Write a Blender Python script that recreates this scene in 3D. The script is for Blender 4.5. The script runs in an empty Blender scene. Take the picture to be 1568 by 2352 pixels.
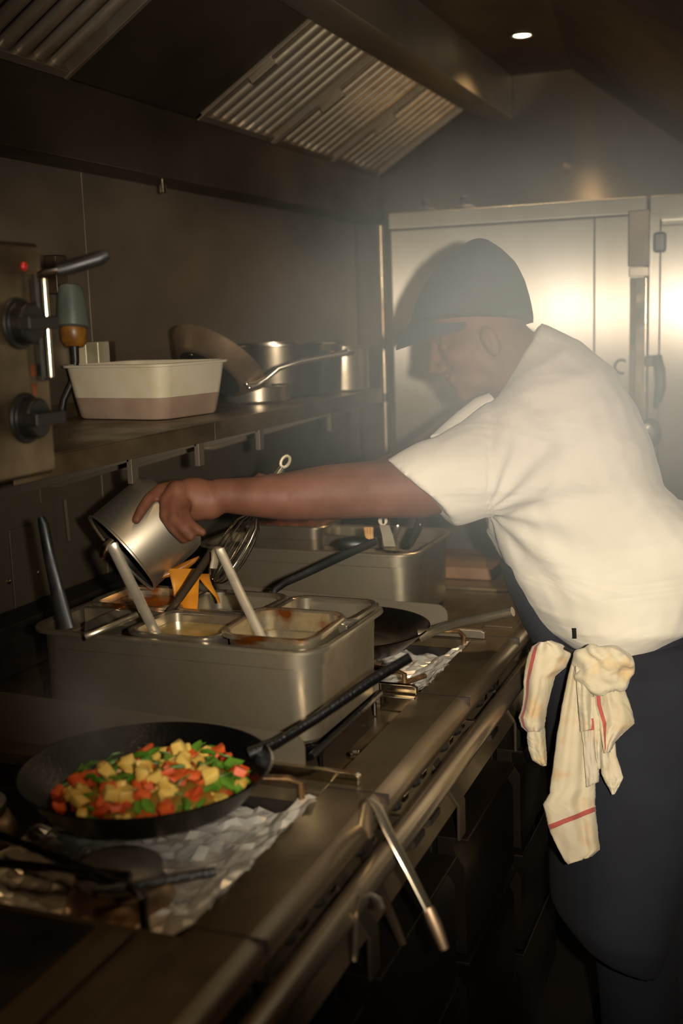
import bpy, bmesh, math, random
from mathutils import Vector, Matrix, Quaternion, noise as mnoise
from mathutils.bvhtree import BVHTree
random.seed(7)
SC = bpy.context.scene
COL = SC.collection

# ------------------------------------------------------------------ camera
EYE = Vector((0.0, 0.0, 1.55))
FPX, CX, CY = 2633.0, 784.0, 1176.0            # calibrated focal length (px of the 1568 x 2352 frame)
yd = Vector((1046, 471, -FPX)).normalized()
up = Vector((-529, 15900, FPX)); up = (up - up.dot(yd) * yd).normalized()
xd = yd.cross(up)
ROT = Matrix((xd, yd, up))                     # camera axes -> world axes
cam = bpy.data.cameras.new('camera'); cam_o = bpy.data.objects.new('camera', cam); COL.objects.link(cam_o)
cam_o.matrix_world = Matrix.Translation(EYE) @ ROT.to_4x4()
cam.sensor_fit = 'HORIZONTAL'; cam.sensor_width = 24.0; cam.lens = FPX / 1568 * 24.0
cam.clip_start = 0.05; cam.clip_end = 50
cam.dof.use_dof = True; cam.dof.focus_distance = 2.08; cam.dof.aperture_fstop = 2.6
SC.camera = cam_o

def at(px, py, d):
    """World point seen at photo pixel (px, py), d metres along the optical axis."""
    return EYE + d * (ROT @ Vector(((px - CX) / FPX, -(py - CY) / FPX, -1.0)))
RIGHT, UPV, FWD = ROT @ Vector((1, 0, 0)), ROT @ Vector((0, 1, 0)), ROT @ Vector((0, 0, -1))

# ------------------------------------------------------------------ world, lights, exposure
w = bpy.data.worlds.new('world'); SC.world = w; w.use_nodes = True
w.node_tree.nodes['Background'].inputs[0].default_value = (1.0, 0.8, 0.6, 1)
w.node_tree.nodes['Background'].inputs[1].default_value = 0.0015
def light(name, kind, loc, energy, color, target=None, **kw):
    l = bpy.data.lights.new(name, kind); l.energy = energy; l.color = color
    for k, v in kw.items(): setattr(l, k, v)
    o = bpy.data.objects.new(name, l); COL.objects.link(o); o.location = loc
    if target is not None: o.rotation_euler = (Vector(target) - Vector(loc)).to_track_quat('-Z', 'Y').to_euler()
    return o
# the camera's own flash, a hand's width to the right of the lens, aimed at the cook's back
light('camera_flash', 'SPOT', EYE + RIGHT * 0.13 + UPV * 0.02, 305, (1.0, 0.91, 0.77), at(1390, 870, 2.2),
      spot_size=math.radians(72), spot_blend=1.0, shadow_soft_size=0.022)
# ceiling lamp of the aisle, behind the photographer
light('aisle_ceiling_lamp', 'AREA', (-0.15, 0.3, 2.45), 13, (1.0, 0.62, 0.30), (-0.6, 1.3, 0.9), shape='RECTANGLE', size=0.16, size_y=0.9)
SC.view_settings.view_transform = 'Standard'; SC.view_settings.look = 'None'
SC.view_settings.exposure = 0.0; SC.view_settings.gamma = 1.0; SC.view_settings.use_curve_mapping = False
SC.cycles.use_denoising = True
SC.cycles.max_bounces = 6; SC.cycles.volume_bounces = 0; SC.cycles.volume_step_rate = 2.0; SC.cycles.volume_max_steps = 128
SC.cycles.sample_clamp_indirect = 3.0; SC.cycles.caustics_reflective = False; SC.cycles.caustics_refractive = False

# ------------------------------------------------------------------ materials
def lin(h):
    h = h.lstrip('#'); c = [int(h[i:i+2], 16) / 255 for i in (0, 2, 4)]
    return tuple((x / 12.92 if x <= .04045 else ((x + .055) / 1.055) ** 2.4) for x in c) + (1,)
def mat(name, color, rough=0.5, metal=0.0, color2=None, scale=(8, 8, 8), detail=4, bump=0.0, bscale=None, rvar=0.0,
        ramp=(0.35, 0.65), coat=0.0, aniso=0.0, arot=0.0, trans=0.0, sss=0.0, spec=None, coord='Object', bdist=0.002, emit=None, tangent=None):
    m = bpy.data.materials.new(name); m.use_nodes = True
    nt = m.node_tree; N = nt.nodes; L = nt.links; P = N['Principled BSDF']
    c = lin(color) if isinstance(color, str) else tuple(color) + (1,)
    P.inputs['Base Color'].default_value = c; P.inputs['Roughness'].default_value = rough; P.inputs['Metallic'].default_value = metal
    P.inputs['Coat Weight'].default_value = coat
    P.inputs['Transmission Weight'].default_value = trans
    if spec is not None: P.inputs['Specular IOR Level'].default_value = spec
    if sss: P.inputs['Subsurface Weight'].default_value = sss; P.inputs['Subsurface Radius'].default_value = (.012, .005, .003)
    if aniso: P.inputs['Anisotropic'].default_value = aniso; P.inputs['Anisotropic Rotation'].default_value = arot
    if tangent:
        tv = N.new('ShaderNodeCombineXYZ')
        for i_ in range(3): tv.inputs[i_].default_value = tangent[i_]
        L.new(tv.outputs[0], P.inputs['Tangent'])
    if emit: P.inputs['Emission Color'].default_value = lin(emit[0]); P.inputs['Emission Strength'].default_value = emit[1]
    tc = N.new('ShaderNodeTexCoord'); mp = N.new('ShaderNodeMapping'); mp.inputs['Scale'].default_value = scale
    L.new(tc.outputs[coord], mp.inputs['Vector'])
    nz = N.new('ShaderNodeTexNoise'); nz.inputs['Scale'].default_value = 1; nz.inputs['Detail'].default_value = detail
    L.new(mp.outputs[0], nz.inputs['Vector'])
    if color2 is not None:
        r = N.new('ShaderNodeValToRGB'); r.color_ramp.elements[0].position, r.color_ramp.elements[1].position = ramp
        r.color_ramp.elements[0].color = c; r.color_ramp.elements[1].color = lin(color2)
        L.new(nz.outputs['Fac'], r.inputs[0]); L.new(r.outputs[0], P.inputs['Base Color'])
    if rvar:
        mr = N.new('ShaderNodeMapRange'); mr.inputs['To Min'].default_value = max(.03, rough - rvar); mr.inputs['To Max'].default_value = min(1, rough + rvar)
        mr.inputs['From Min'].default_value = .3; mr.inputs['From Max'].default_value = .7
        L.new(nz.outputs['Fac'], mr.inputs['Value']); L.new(mr.outputs[0], P.inputs['Roughness'])
    if bump:
        b = N.new('ShaderNodeBump'); b.inputs['Strength'].default_value = bump; b.inputs['Distance'].default_value = bdist
        src = nz
        if bscale is not None:
            mp2 = N.new('ShaderNodeMapping'); mp2.inputs['Scale'].default_value = bscale; L.new(tc.outputs[coord], mp2.inputs['Vector'])
            src = N.new('ShaderNodeTexNoise'); src.inputs['Scale'].default_value = 1; src.inputs['Detail'].default_value = 3; L.new(mp2.outputs[0], src.inputs['Vector'])
        L.new(src.outputs['Fac'], b.inputs['Height']); L.new(b.outputs[0], P.inputs['Normal'])
    return m
STEEL = dict(metal=1.0)
M = {}
M['wall'] = mat('brushed_wall_steel', '#8b7f6d', .48, .75, '#6a604f', (2.2, 1.6, 2.4), rvar=.08, bump=.05, bscale=(40, 3, 400))
M['hood'] = mat('greasy_hood_steel', '#5a5040', .5, .8, '#3a3227', (3, 2, 3), rvar=.1, bump=.06, bscale=(30, 300, 30))
M['baffle'] = mat('baffle_steel', '#a89c88', .4, .8, '#857560', (12, 4, 12), rvar=.1)
M['fridge'] = mat('brushed_door_steel', '#aaa496', .35, .84, '#989180', (5, 5, 1.2), rvar=.008, aniso=1.0, tangent=(1, 0, 0))
M['back_wall'] = mat('brushed_back_wall_steel', '#6f6658', .38, .93, '#574e42', (3, 3, 2), rvar=.01, aniso=1.0, tangent=(0, 0, 1))
M['deck'] = mat('worn_deck_steel', '#86775d', .40, .8, '#4d3f2c', (7, 5, 7), rvar=.12, bump=.05, bscale=(300, 12, 30))
M['rail'] = mat('rolled_rail_steel', '#a2917a', .3, .85, '#7d6a50', (8, 3, 8), rvar=.1)
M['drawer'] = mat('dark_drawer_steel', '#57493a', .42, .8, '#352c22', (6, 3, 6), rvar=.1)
M['pan_steel'] = mat('pan_steel', '#b5ab98', .27, .9, '#93866f', (14, 14, 14), rvar=.08)
M['pan_steel_matt'] = mat('satin_pan_steel', '#aea38e', .36, .85, '#8d816a', (9, 9, 9), rvar=.1, bump=.05, bscale=(60, 60, 60))
M['copperish'] = mat('heat_tinted_steel', '#b3977a', .40, .85, '#80684f', (10, 10, 10), rvar=.06)
M['bright'] = mat('polished_steel', '#d6ccb8', .16, 1.0, '#b7a78a', (30, 30, 30), rvar=.06)
M['iron'] = mat('black_iron', '#0b0a09', .27, 0, '#060505', (20, 20, 20), rvar=.05, bump=.35, bscale=(220, 220, 220), bdist=.002, spec=.35)
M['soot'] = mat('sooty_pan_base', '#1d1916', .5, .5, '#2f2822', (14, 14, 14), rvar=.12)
M['black'] = mat('black_plastic', '#0d0c0b', .45, 0, '#1b1917', (20, 20, 20), rvar=.08)
M['rust_rod'] = mat('rusty_rod', '#54402c', .45, .8, '#8a6a44', (40, 40, 40), rvar=.15)
M['rust_tray'] = mat('burnt_tray_steel', '#85735a', .4, .9, '#6a3818', (7, 6, 7), rvar=.12, ramp=(.5, .66))
M['burner_grey'] = mat('burner_cap_grey', '#8c8a82', .5, .5, '#6a675e', (20, 20, 20), rvar=.1)
M['ladle'] = mat('ladle_steel', '#d8cbb2', .32, .8, '#a8926c', (20, 20, 30), rvar=.1, ramp=(.5, .75))
M['dull_steel'] = mat('dull_steel', '#9c927d', .55, .4, '#857a63', (20, 20, 20), rvar=.1)
M['saucepan_steel'] = mat('saucepan_steel', '#bdb29e', .40, .92, '#9d917b', (14, 14, 14), rvar=.05)
M['dark_amber'] = mat('amber_stream_reflection', '#8a5412', .3, 0, '#6a3c0a', (30, 30, 30))  # painted reflection of the poured stream
M['pot_steel'] = mat('dim_pot_steel', '#857a68', .2, 1.0, '#665c4c', (9, 9, 9), rvar=.05)
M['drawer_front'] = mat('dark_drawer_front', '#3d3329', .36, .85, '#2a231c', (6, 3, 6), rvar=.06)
M['foil'] = mat('crumpled_foil', '#f2eadb', .33, .65, '#c8ae84', (18, 18, 18), rvar=.1, ramp=(.6, .9))
M['skin'] = mat('skin', '#6b4433', .6, 0, '#54321f', (14, 14, 14), rvar=.06, bump=.12, bscale=(160, 160, 160), sss=.05, spec=.22, bdist=.001)
M['cap'] = mat('black_cap_cloth', '#16161a', .9, 0, '#1e1e21', (30, 30, 30), bump=.2, bscale=(400, 400, 400))
M['navy'] = mat('navy_apron_cloth', '#0e1018', .9, 0, '#14161f', (9, 9, 9), bump=.25, bscale=(350, 350, 350))
M['shoe'] = mat('black_shoe_leather', '#0d0c0b', .5)
M['tub_plastic'] = mat('milky_plastic', '#b9ad95', .35, 0, '#a89a78', (9, 9, 9), rvar=.1, ramp=(.5, .8), sss=.15)
M['pink_batter'] = mat('pinkish_food_seen_through_plastic', '#937d6a', .4, 0, '#836c5a', (14, 14, 14))
M['teal_plug'] = mat('grey_green_plastic', '#5f645a', .4, 0, '#4e5349', (14, 14, 14))
M['amber'] = mat('amber_plastic', '#8a5a1c', .4, 0, '#5e3b10', (30, 30, 30))
M['white_plate'] = mat('pale_switch_metal', '#c9bfa4', .35, .4, '#a79a7c', (14, 14, 14))
M['red'] = mat('red_lamp_lens', '#b02014', .3)
M['orange_sauce'] = mat('orange_sauce', '#c06a16', .2, 0, '#8e3d0c', (22, 22, 22), rvar=.06, coat=.4)
M['yellow_sauce'] = mat('yellow_pouring_sauce', '#cf8a2c', .22, 0, '#a9650f', (10, 10, 24), coat=.4)
M['pale_sauce'] = mat('pale_yellow_sauce', '#b99a58', .25, 0, '#8f7237', (16, 16, 16), coat=.4)
M['dark_sauce'] = mat('dark_broth', '#4a3a1e', .2, 0, '#2c200f', (16, 16, 16), coat=.3)
M['stained'] = mat('sauce_stained_steel', '#c7b998', .28, .9, '#8a4a14', (16, 16, 22), rvar=.1, ramp=(.5, .64))
M['rust_food'] = mat('brown_minced_food', '#7a3f1e', .55, 0, '#4d2411', (60, 60, 60), bump=.5)
M['wood'] = mat('pale_wood', '#a5793f', .5, 0, '#c79b5c', (10, 10, 60))
M['potato'] = mat('yellow_potato', '#dcb95c', .45, 0, '#bd8a2c', (40, 40, 40), ramp=(.45, .75), sss=.1)
M['carrot'] = mat('orange_carrot', '#cf5a1c', .55, 0, '#b23a10', (30, 30, 30), sss=.1)
M['green'] = mat('green_beans', '#4c7a1c', .4, 0, '#2f5210', (30, 30, 30), sss=.05)
M['green_leaf'] = mat('chopped_green_leaf', '#5f8a26', .45, 0, '#33560f', (40, 40, 40), sss=.05)
M['hash'] = mat('fine_vegetable_hash', '#6f6a22', .5, 0, '#8f5a1c', (60, 60, 60), bump=.4)
M['floor'] = mat('dark_quarry_floor', '#2a231c', .55, 0, '#1b1611', (6, 6, 6), rvar=.1, bump=.1)
M['dark_wall'] = mat('dim_painted_wall', '#4f473b', .7, 0, '#443c31', (2, 2, 2))
M['lamp_glass'] = mat('lit_lamp_lens', '#fff2cf', .5, emit=('#fff0c8', 14))
M['board'] = mat('brown_skin_reflection', '#8a6440', .55, 0, '#6e4d2e', (8, 30, 8))  # brown stands in for skin reflected in steel

def cloth_mat(name, base, dark, stain=None, stripe=None, wrinkle=.5, wscale=(16, 16, 16)):
    m = mat(name, base, .88, 0, dark, (5, 5, 5), ramp=(.3, .75))
    nt = m.node_tree; N = nt.nodes; L = nt.links; P = N['Principled BSDF']; P.inputs['Sheen Weight'].default_value = .15
    col = P.inputs['Base Color'].links[0].from_socket
    tc = N.new('ShaderNodeTexCoord')
    if stain:
        s = N.new('ShaderNodeTexNoise'); s.inputs['Scale'].default_value = 19; s.inputs['Detail'].default_value = 5; L.new(tc.outputs['Object'], s.inputs['Vector'])
        r = N.new('ShaderNodeValToRGB'); r.color_ramp.elements[0].position = .53; r.color_ramp.elements[1].position = .74
        r.color_ramp.elements[0].color = (0, 0, 0, 1); r.color_ramp.elements[1].color = (.8, .8, .8, 1); L.new(s.outputs['Fac'], r.inputs[0])
        mx = N.new('ShaderNodeMixRGB'); L.new(r.outputs[0], mx.inputs[0]); L.new(col, mx.inputs[1]); mx.inputs[2].default_value = lin(stain); col = mx.outputs[0]
    if stripe:
        uv = N.new('ShaderNodeSeparateXYZ'); L.new(tc.outputs['UV'], uv.inputs[0])
        for axis, lo, hi, hexc in stripe:
            g = N.new('ShaderNodeMath'); g.operation = 'GREATER_THAN'; g.inputs[1].default_value = lo; L.new(uv.outputs[axis], g.inputs[0])
            h = N.new('ShaderNodeMath'); h.operation = 'LESS_THAN'; h.inputs[1].default_value = hi; L.new(uv.outputs[axis], h.inputs[0])
            a = N.new('ShaderNodeMath'); a.operation = 'MULTIPLY'; L.new(g.outputs[0], a.inputs[0]); L.new(h.outputs[0], a.inputs[1])
            mx = N.new('ShaderNodeMixRGB'); L.new(a.outputs[0], mx.inputs[0]); L.new(col, mx.inputs[1]); mx.inputs[2].default_value = lin(hexc); col = mx.outputs[0]
    L.new(col, P.inputs['Base Color'])
    wv = N.new('ShaderNodeTexNoise'); wv.inputs['Scale'].default_value = 1; wv.inputs['Detail'].default_value = 2; wv.inputs['Distortion'].default_value = .8
    mp = N.new('ShaderNodeMapping'); mp.inputs['Scale'].default_value = wscale; mp.inputs['Rotation'].default_value = (.2, .5, .3); L.new(tc.outputs['Object'], mp.inputs['Vector']); L.new(mp.outputs[0], wv.inputs['Vector'])
    wf = N.new('ShaderNodeTexNoise'); wf.inputs['Scale'].default_value = 420; L.new(tc.outputs['Object'], wf.inputs['Vector'])
    b1 = N.new('ShaderNodeBump'); b1.inputs['Strength'].default_value = wrinkle; b1.inputs['Distance'].default_value = .02; L.new(wv.outputs['Fac'], b1.inputs['Height'])
    b2 = N.new('ShaderNodeBump'); b2.inputs['Strength'].default_value = .2; b2.inputs['Distance'].default_value = .001; L.new(wf.outputs['Fac'], b2.inputs['Height']); L.new(b1.outputs[0], b2.inputs['Normal'])
    L.new(b2.outputs[0], P.inputs['Normal'])
    return m
M['shirt'] = cloth_mat('cream_shirt_cloth', '#cfc7b6', '#c3baa8', wrinkle=.35, wscale=(6, 6, 16))
RED = '#a04a42'
M['towel'] = cloth_mat('stained_towel_cloth', '#c2b598', '#ae9f80', stain='#b98a4e', stripe=[('Y', 8/13, 9/13, RED)], wrinkle=.3)
M['towel_b'] = cloth_mat('stained_towel_cloth_edge', '#c2b598', '#ae9f80', stain='#b98a4e', stripe=[('X', .10, .19, RED)], wrinkle=.4)
M['towel_c'] = cloth_mat('stained_towel_cloth_plain', '#bcb098', '#ab9d82', stain='#b98a4e', stripe=[('Y', .17, .27, RED)], wrinkle=.3)
M['towel_k'] = cloth_mat('towel_knot_cloth', '#c4b89c', '#b0a385', stain='#bf9a60', wrinkle=.4, wscale=(18, 14, 30))

# ------------------------------------------------------------------ geometry builder
class MB:
    def __init__(s): s.v = []; s.f = []; s.uv = {}
    def add(s, vs, fs):
        b = len(s.v); s.v += [Vector(v) for v in vs]; s.f += [tuple(b + i for i in f) for f in fs]; return s
    def box(s, x0, x1, y0, y1, z0, z1):
        return s.add([(x0,y0,z0),(x1,y0,z0),(x1,y1,z0),(x0,y1,z0),(x0,y0,z1),(x1,y0,z1),(x1,y1,z1),(x0,y1,z1)],
                     [(0,3,2,1),(4,5,6,7),(0,1,5,4),(1,2,6,5),(2,3,7,6),(3,0,4,7)])
    def loft(s, rings, cap0=True, cap1=True, closed=True):
        n = len(rings[0]); vs = [p for r in rings for p in r]; fs = []
        for k in range(len(rings) - 1):
            for i in range(n if closed else n - 1):
                j = (i + 1) % n; fs.append((k*n+i, k*n+j, (k+1)*n+j, (k+1)*n+i))
        if cap0: fs.append(tuple(range(n))[::-1])
        if cap1: fs.append(tuple((len(rings)-1)*n + i for i in range(n)))
        return s.add(vs, fs)
    def tube(s, pts, r, n=10, flat=None, ref=None):
        """round (or flattened: flat = second radius along the ref side) bar through pts"""
        pts = [Vector(p) for p in pts]; rings = []; a = None
        for i, p in enumerate(pts):
            t = ((pts[min(i+1, len(pts)-1)] - pts[max(i-1, 0)])).normalized()
            if a is None:
                q = Vector(ref) if ref is not None else (Vector((0,0,1)) if abs(t.z) < .9 else Vector((1,0,0)))
                a = (q - q.dot(t) * t).normalized()
            else: a = (a - a.dot(t) * t).normalized()
            b = t.cross(a); ri = r[i] if isinstance(r, (list, tuple)) else r
            fi = (flat[i] if isinstance(flat, (list, tuple)) else flat) if flat is not None else ri
            rings.append([p + a * (ri * math.cos(2*math.pi*k/n)) + b * (fi * math.sin(2*math.pi*k/n)) for k in range(n)])
        return s.loft(rings)
    def lathe(s, prof, c, n=40, cap0=True, cap1=True):
        c = Vector(c)
        return s.loft([[c + Vector((r*math.cos(2*math.pi*k/n), r*math.sin(2*math.pi*k/n), z)) for k in range(n)] for r, z in prof], cap0, cap1)
    def ellipsoid(s, c, ax, n=18, m=12):
        c = Vector(c); A = [Vector(a) for a in ax]; rings = []
        for i in range(1, m):
            t = math.pi * i / m
            rings.append([c + A[0]*(math.sin(t)*math.cos(2*math.pi*k/n)) + A[1]*(math.sin(t)*math.sin(2*math.pi*k/n)) + A[2]*math.cos(t) for k in range(n)])
        return s.loft(rings)
    def prism(s, pts, off):
        """closed polygon pts extruded by the vector off"""
        off = Vector(off); return s.loft([[Vector(p) for p in pts], [Vector(p) + off for p in pts]])
    def xf(s, m): s.v = [m @ v for v in s.v]; return s
    def build(s, name, material, parent=None, bevel=0, smooth=40, origin=None, segs=2):
        o0 = Vector(origin) if origin is not None else (parent_origin(parent) if parent else Vector())
        me = bpy.data.meshes.new(name); me.from_pydata([v - o0 for v in s.v], [], s.f)
        bm = bmesh.new(); bm.from_mesh(me); bmesh.ops.recalc_face_normals(bm, faces=bm.faces); bm.to_mesh(me); bm.free()
        me.polygons.foreach_set('use_smooth', [True] * len(me.polygons))
        me.set_sharp_from_angle(angle=math.radians(smooth))
        me.materials.append(M[material] if isinstance(material, str) else material)
        o = bpy.data.objects.new(name, me); COL.objects.link(o)
        if parent: o.parent = parent
        else: o.location = o0
        if bevel:
            b = o.modifiers.new('bevel', 'BEVEL'); b.width = bevel; b.segments = segs; b.limit_method = 'ANGLE'; b.angle_limit = math.radians(40); b.harden_normals = True
        return o
def parent_origin(p):
    o = Vector()
    while p is not None: o = o + p.location; p = p.parent
    return o
def tag(o, label, cat, group=None, kind=None):
    o['label'] = label; o['category'] = cat
    if group: o['group'] = group
    if kind: o['kind'] = kind
    return o
def thing(name, label, cat, loc, group=None):
    o = bpy.data.objects.new(name, None); COL.objects.link(o); o.location = loc; o.empty_display_size = .05
    return tag(o, label, cat, group)
def structure(o): o['kind'] = 'structure'; return o
def empty_structure(name, loc=(0, 0, 0)):
    o = bpy.data.objects.new(name, None); COL.objects.link(o); o.location = loc; o['kind'] = 'structure'; return o
def rrect(cx, cy, hx, hy, z, r, n=5, rot=0.0):
    pts = []
    for sx, sy, a0 in ((1,1,0),(-1,1,90),(-1,-1,180),(1,-1,270)):
        for k in range(n + 1):
            a = math.radians(a0 + 90*k/n); x = sx*(hx-r) + r*math.cos(a); y = sy*(hy-r) + r*math.sin(a)
            pts.append(Vector((cx + x*math.cos(rot) - y*math.sin(rot), cy + x*math.sin(rot) + y*math.cos(rot), z)))
    return pts
def dome(c, r, n=10):
    return MB().lathe([(r, 0), (r*.8, r*.35), (r*.3, r*.5)], c, n)

# ------------------------------------------------------------------ the room
XW, YB = -1.46, 3.9                                    # left wall face, back wall face
wl = empty_structure('wall_left')
structure(MB().box(XW-.12, XW-.004, -1.2, YB+.1, 0, 2.62).build('wall_left_core', 'dark_wall', wl))
for y0, y1 in ((-.2, 1.0), (1.002, 2.202), (2.205, 3.89)):
    p = MB().box(XW-.004, XW, y0, y1, .0, 2.05).build('wall_panel', 'wall', wl, bevel=.0012)
for px, py in ((20, 1335), (85, 1315), (1010, 1000)):
    d = ROT @ Vector(((px-CX)/FPX, -(py-CY)/FPX, -1)); t = (XW - EYE.x) / d.x; c = EYE + d * t
    mb = MB().lathe([(.006, 0), (.006, .002), (.003, .004)], (0, 0, 0), 12).xf(Matrix.Translation(c) @ Matrix.Rotation(math.pi/2, 4, 'Y'))
    if px < 500: mb.build('wall_screw', 'bright', wl)
# corner upright strips on the wall behind the burners
for y0, y1, z1 in ((1.86, 1.945, 1.16), (1.50, 1.80, 1.20)):
    MB().box(XW, XW+.003, y0, y1, .9, z1).build('splash_plate', 'wall', wl, bevel=.001)
structure(MB().box(XW-.1, 1.6, YB, YB+.1, 0, 2.62).build('wall_back', 'back_wall'))
structure(MB().box(1.5, 1.6, -1.3, YB, 0, 2.62).build('wall_right', 'dark_wall'))
structure(MB().box(XW-.1, 1.6, -1.4, -1.3, 0, 2.62).build('wall_front', 'dark_wall'))
structure(MB().box(XW-.1, 1.6, -1.4, YB+.1, -.1, 0).build('floor', 'floor'))
structure(MB().box(XW-.1, 1.6, -1.4, YB+.1, 2.6, 2.7).build('ceiling', 'dark_wall'))

# ------------------------------------------------------------------ extraction hood
hood = thing('extraction_hood', 'large greasy stainless extraction canopy along the wall above the range', 'hood', (-1.36, 2.0, 1.89))
Y0, Y1 = .3, YB - .002
MB().prism([(XW, Y0, 1.89), (-1.36, Y0, 1.89), (-1.36, Y0, 2.044), (XW, Y0, 2.12)], (0, Y1-Y0, 0)).build('grease_gutter', 'hood', hood, bevel=.003)
# sloped filter bed behind the filters and blank panels between them
FL, FH = Vector((-1.36, 0, 2.045)), Vector((-1.04, 0, 2.245))
fdir = (FH - FL).normalized(); fn = Vector((fdir.z, 0, -fdir.x))          # normal, facing the room
def slope_box(mb, y0, y1, s0, s1, n0, n1):
    base = [FL + fdir*s + fn*n for s, n in ((s0, n0), (s1, n0), (s1, n1), (s0, n1))]
    return mb.prism([(b.x, y0, b.z) for b in base], (0, y1-y0, 0))
SLEN = (FH - FL).length
slope_box(MB(), Y0, Y1, 0, SLEN, -.06, -.055).build('filter_bed', 'hood', hood)
slope_box(MB(), 2.03, 2.555, .0, SLEN, -.054, 0).build('blank_panel', 'hood', hood, bevel=.002)
slope_box(MB(), 3.862, Y1, .0, SLEN, -.054, 0).build('blank_panel', 'hood', hood, bevel=.002)
# upper rail, inner ceiling, sloped front panel
MB().prism([(-1.04, Y0, 2.245), (-1.04, Y0, 2.225), (-.925, Y0, 2.185), (-.895, Y0, 2.195), (-.895, Y0, 2.34), (-1.1, Y0, 2.34)], (0, Y1-Y0, 0)).build('filter_rail', 'wall', hood, bevel=.003)
mb = MB()
mb.add([(-.893, Y0, 2.33), (-.893, Y1, 2.33), (-.70, Y1, 2.33), (-.56, 2.7, 2.33), (-.50, Y0, 2.33),
        (-.893, Y0, 2.34), (-.893, Y1, 2.34), (-.70, Y1, 2.34), (-.56, 2.7, 2.34), (-.50, Y0, 2.34)],
       [(0,1,2,3,4), (9,8,7,6,5), (0,5,6,1), (1,6,7,2), (2,7,8,3), (3,8,9,4), (4,9,5,0)])
mb.build('inner_ceiling', 'hood', hood)
mb = MB(); lo = [(-.70, Y1, 2.33), (-.56, 2.7, 2.33), (-.50, Y0, 2.33)]; hi = [(-.34, Y1, 2.06), (-.16, 2.7, 2.06), (-.1, Y0, 2.06)]
mb.loft([[Vector(p) for p in lo], [Vector(p) for p in hi], [Vector(p) + Vector((.012, 0, .012)) for p in hi], [Vector(p) + Vector((.012, 0, .02)) for p in lo]], False, False, closed=False)
mb.build('front_panel', 'hood', hood)
MB().prism([(-.34, Y1, 2.06), (-.30, Y1, 2.04), (-.30, Y1, 2.6), (-.325, Y1, 2.6)], (0, 0, 0)) 
MB().loft([[(-.34, Y1, 2.06), (-.16, 2.7, 2.06), (-.1, Y0, 2.06)], [(-.31, Y1, 2.06), (-.13, 2.7, 2.06), (-.07, Y0, 2.06)],
           [(-.31, Y1, 2.6), (-.13, 2.7, 2.6), (-.07, Y0, 2.6)]], False, False, closed=False).build('canopy_skirt', 'hood', hood)
def baffle_filter(y0, y1, label):
    t = thing('baffle_filter', label, 'filter', FL + Vector((0, (y0+y1)/2, 0)), 'baffle filters in the hood')
    fr = MB()
    slope_box(fr, y0, y0+.012, 0, SLEN, -.05, .006); slope_box(fr, y1-.012, y1, 0, SLEN, -.05, .006)
    slope_box(fr, y0, y1, 0, .018, -.05, .004); slope_box(fr, y0, y1, SLEN-.018, SLEN, -.05, .004)
    fr.build('frame', 'baffle', t, bevel=.001)
    n = max(4, int((y1-y0-.03)/.05)); st = (y1-y0-.03)/n; first = None
    for k in range(n):
        yc = y0 + .015 + st*(k+.5)
        rings = []
        for s in (.018, SLEN-.018):
            ring = []
            for i in range(9):
                a = math.pi*i/8; p = FL + fdir*s + fn*(-.018 + .016*math.sin(a)); ring.append(Vector((p.x, yc - st*.31*math.cos(a), p.z)))
            for i in range(9):
                a = math.pi*(8-i)/8; p = FL + fdir*s + fn*(-.022 + .013*math.sin(a)); ring.append(Vector((p.x, yc - st*.27*math.cos(a), p.z)))
            rings.append(ring)
        MB().loft(rings).build('baffle', 'baffle', t)
    hb = MB(); slope_box(hb, y0+.012, y0+.034, SLEN*.42, SLEN*.62, .0, .02); hb.build('handle', 'baffle', t, bevel=.002)
baffle_filter(2.56, 2.995, 'brightly lit baffle filter nearest the blank hood panel')
baffle_filter(3.0, 3.435, 'dull middle baffle filter in the hood row of three')
baffle_filter(3.44, 3.86, 'baffle filter at the far end with an orange reflection on its ribs')
baffle_filter(1.45, 2.025, 'dark baffle filter at the near corner of the hood, cut by the frame')
def downlight(x, y, label, power):
    t = thing('recessed_downlight', label, 'light', (x, y, 2.33))
    MB().lathe([(.034, 0), (.036, -.004), (.027, -.006), (.024, -.001), (.024, 0)], (x, y, 2.3295), 28, False, False).build('bezel', 'pan_steel', t)
    MB().lathe([(.0235, 0), (.023, -.003), (.012, -.006), (.001, -.007)], (x, y, 2.3292), 24, True, True).build('lens', 'lamp_glass', t)
    l = bpy.data.lights.new('downlight_lamp', 'SPOT'); l.energy = power; l.color = (1, .68, .36); l.spot_size = math.radians(130); l.spot_blend = .6; l.shadow_soft_size = .024
    o = bpy.data.objects.new('downlight_lamp', l); COL.objects.link(o); o.location = (x, y, 2.315)
downlight(-.74, 3.35, 'small glowing round downlight in the hood ceiling', 24)
downlight(-.66, 1.25, 'round downlight in the hood ceiling over the black skillet, outside the picture', 5)
t = thing('fire_nozzle', 'small chrome fire suppression nozzle under the hood edge', 'nozzle', (-1.38, 2.415, 1.89))
MB().lathe([(.004, .0), (.004, -.012), (.008, -.013), (.0085, -.03), (.006, -.033)], (-1.38, 2.415, 1.891), 14).build('nozzle_body', 'bright', t)
t = thing('spray_nozzle', 'tiny brass nozzle sticking out of the back wall', 'nozzle', (-.715, YB, 2.03))
MB().lathe([(.009, 0), (.009, .02), (.006, .022), (.006, .035)], (0, 0, 0), 12).xf(Matrix.Translation((-.715, YB, 2.03)) @ Matrix.Rotation(math.pi/2, 4, 'X')).build('nozzle_body', 'rail', t)

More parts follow.
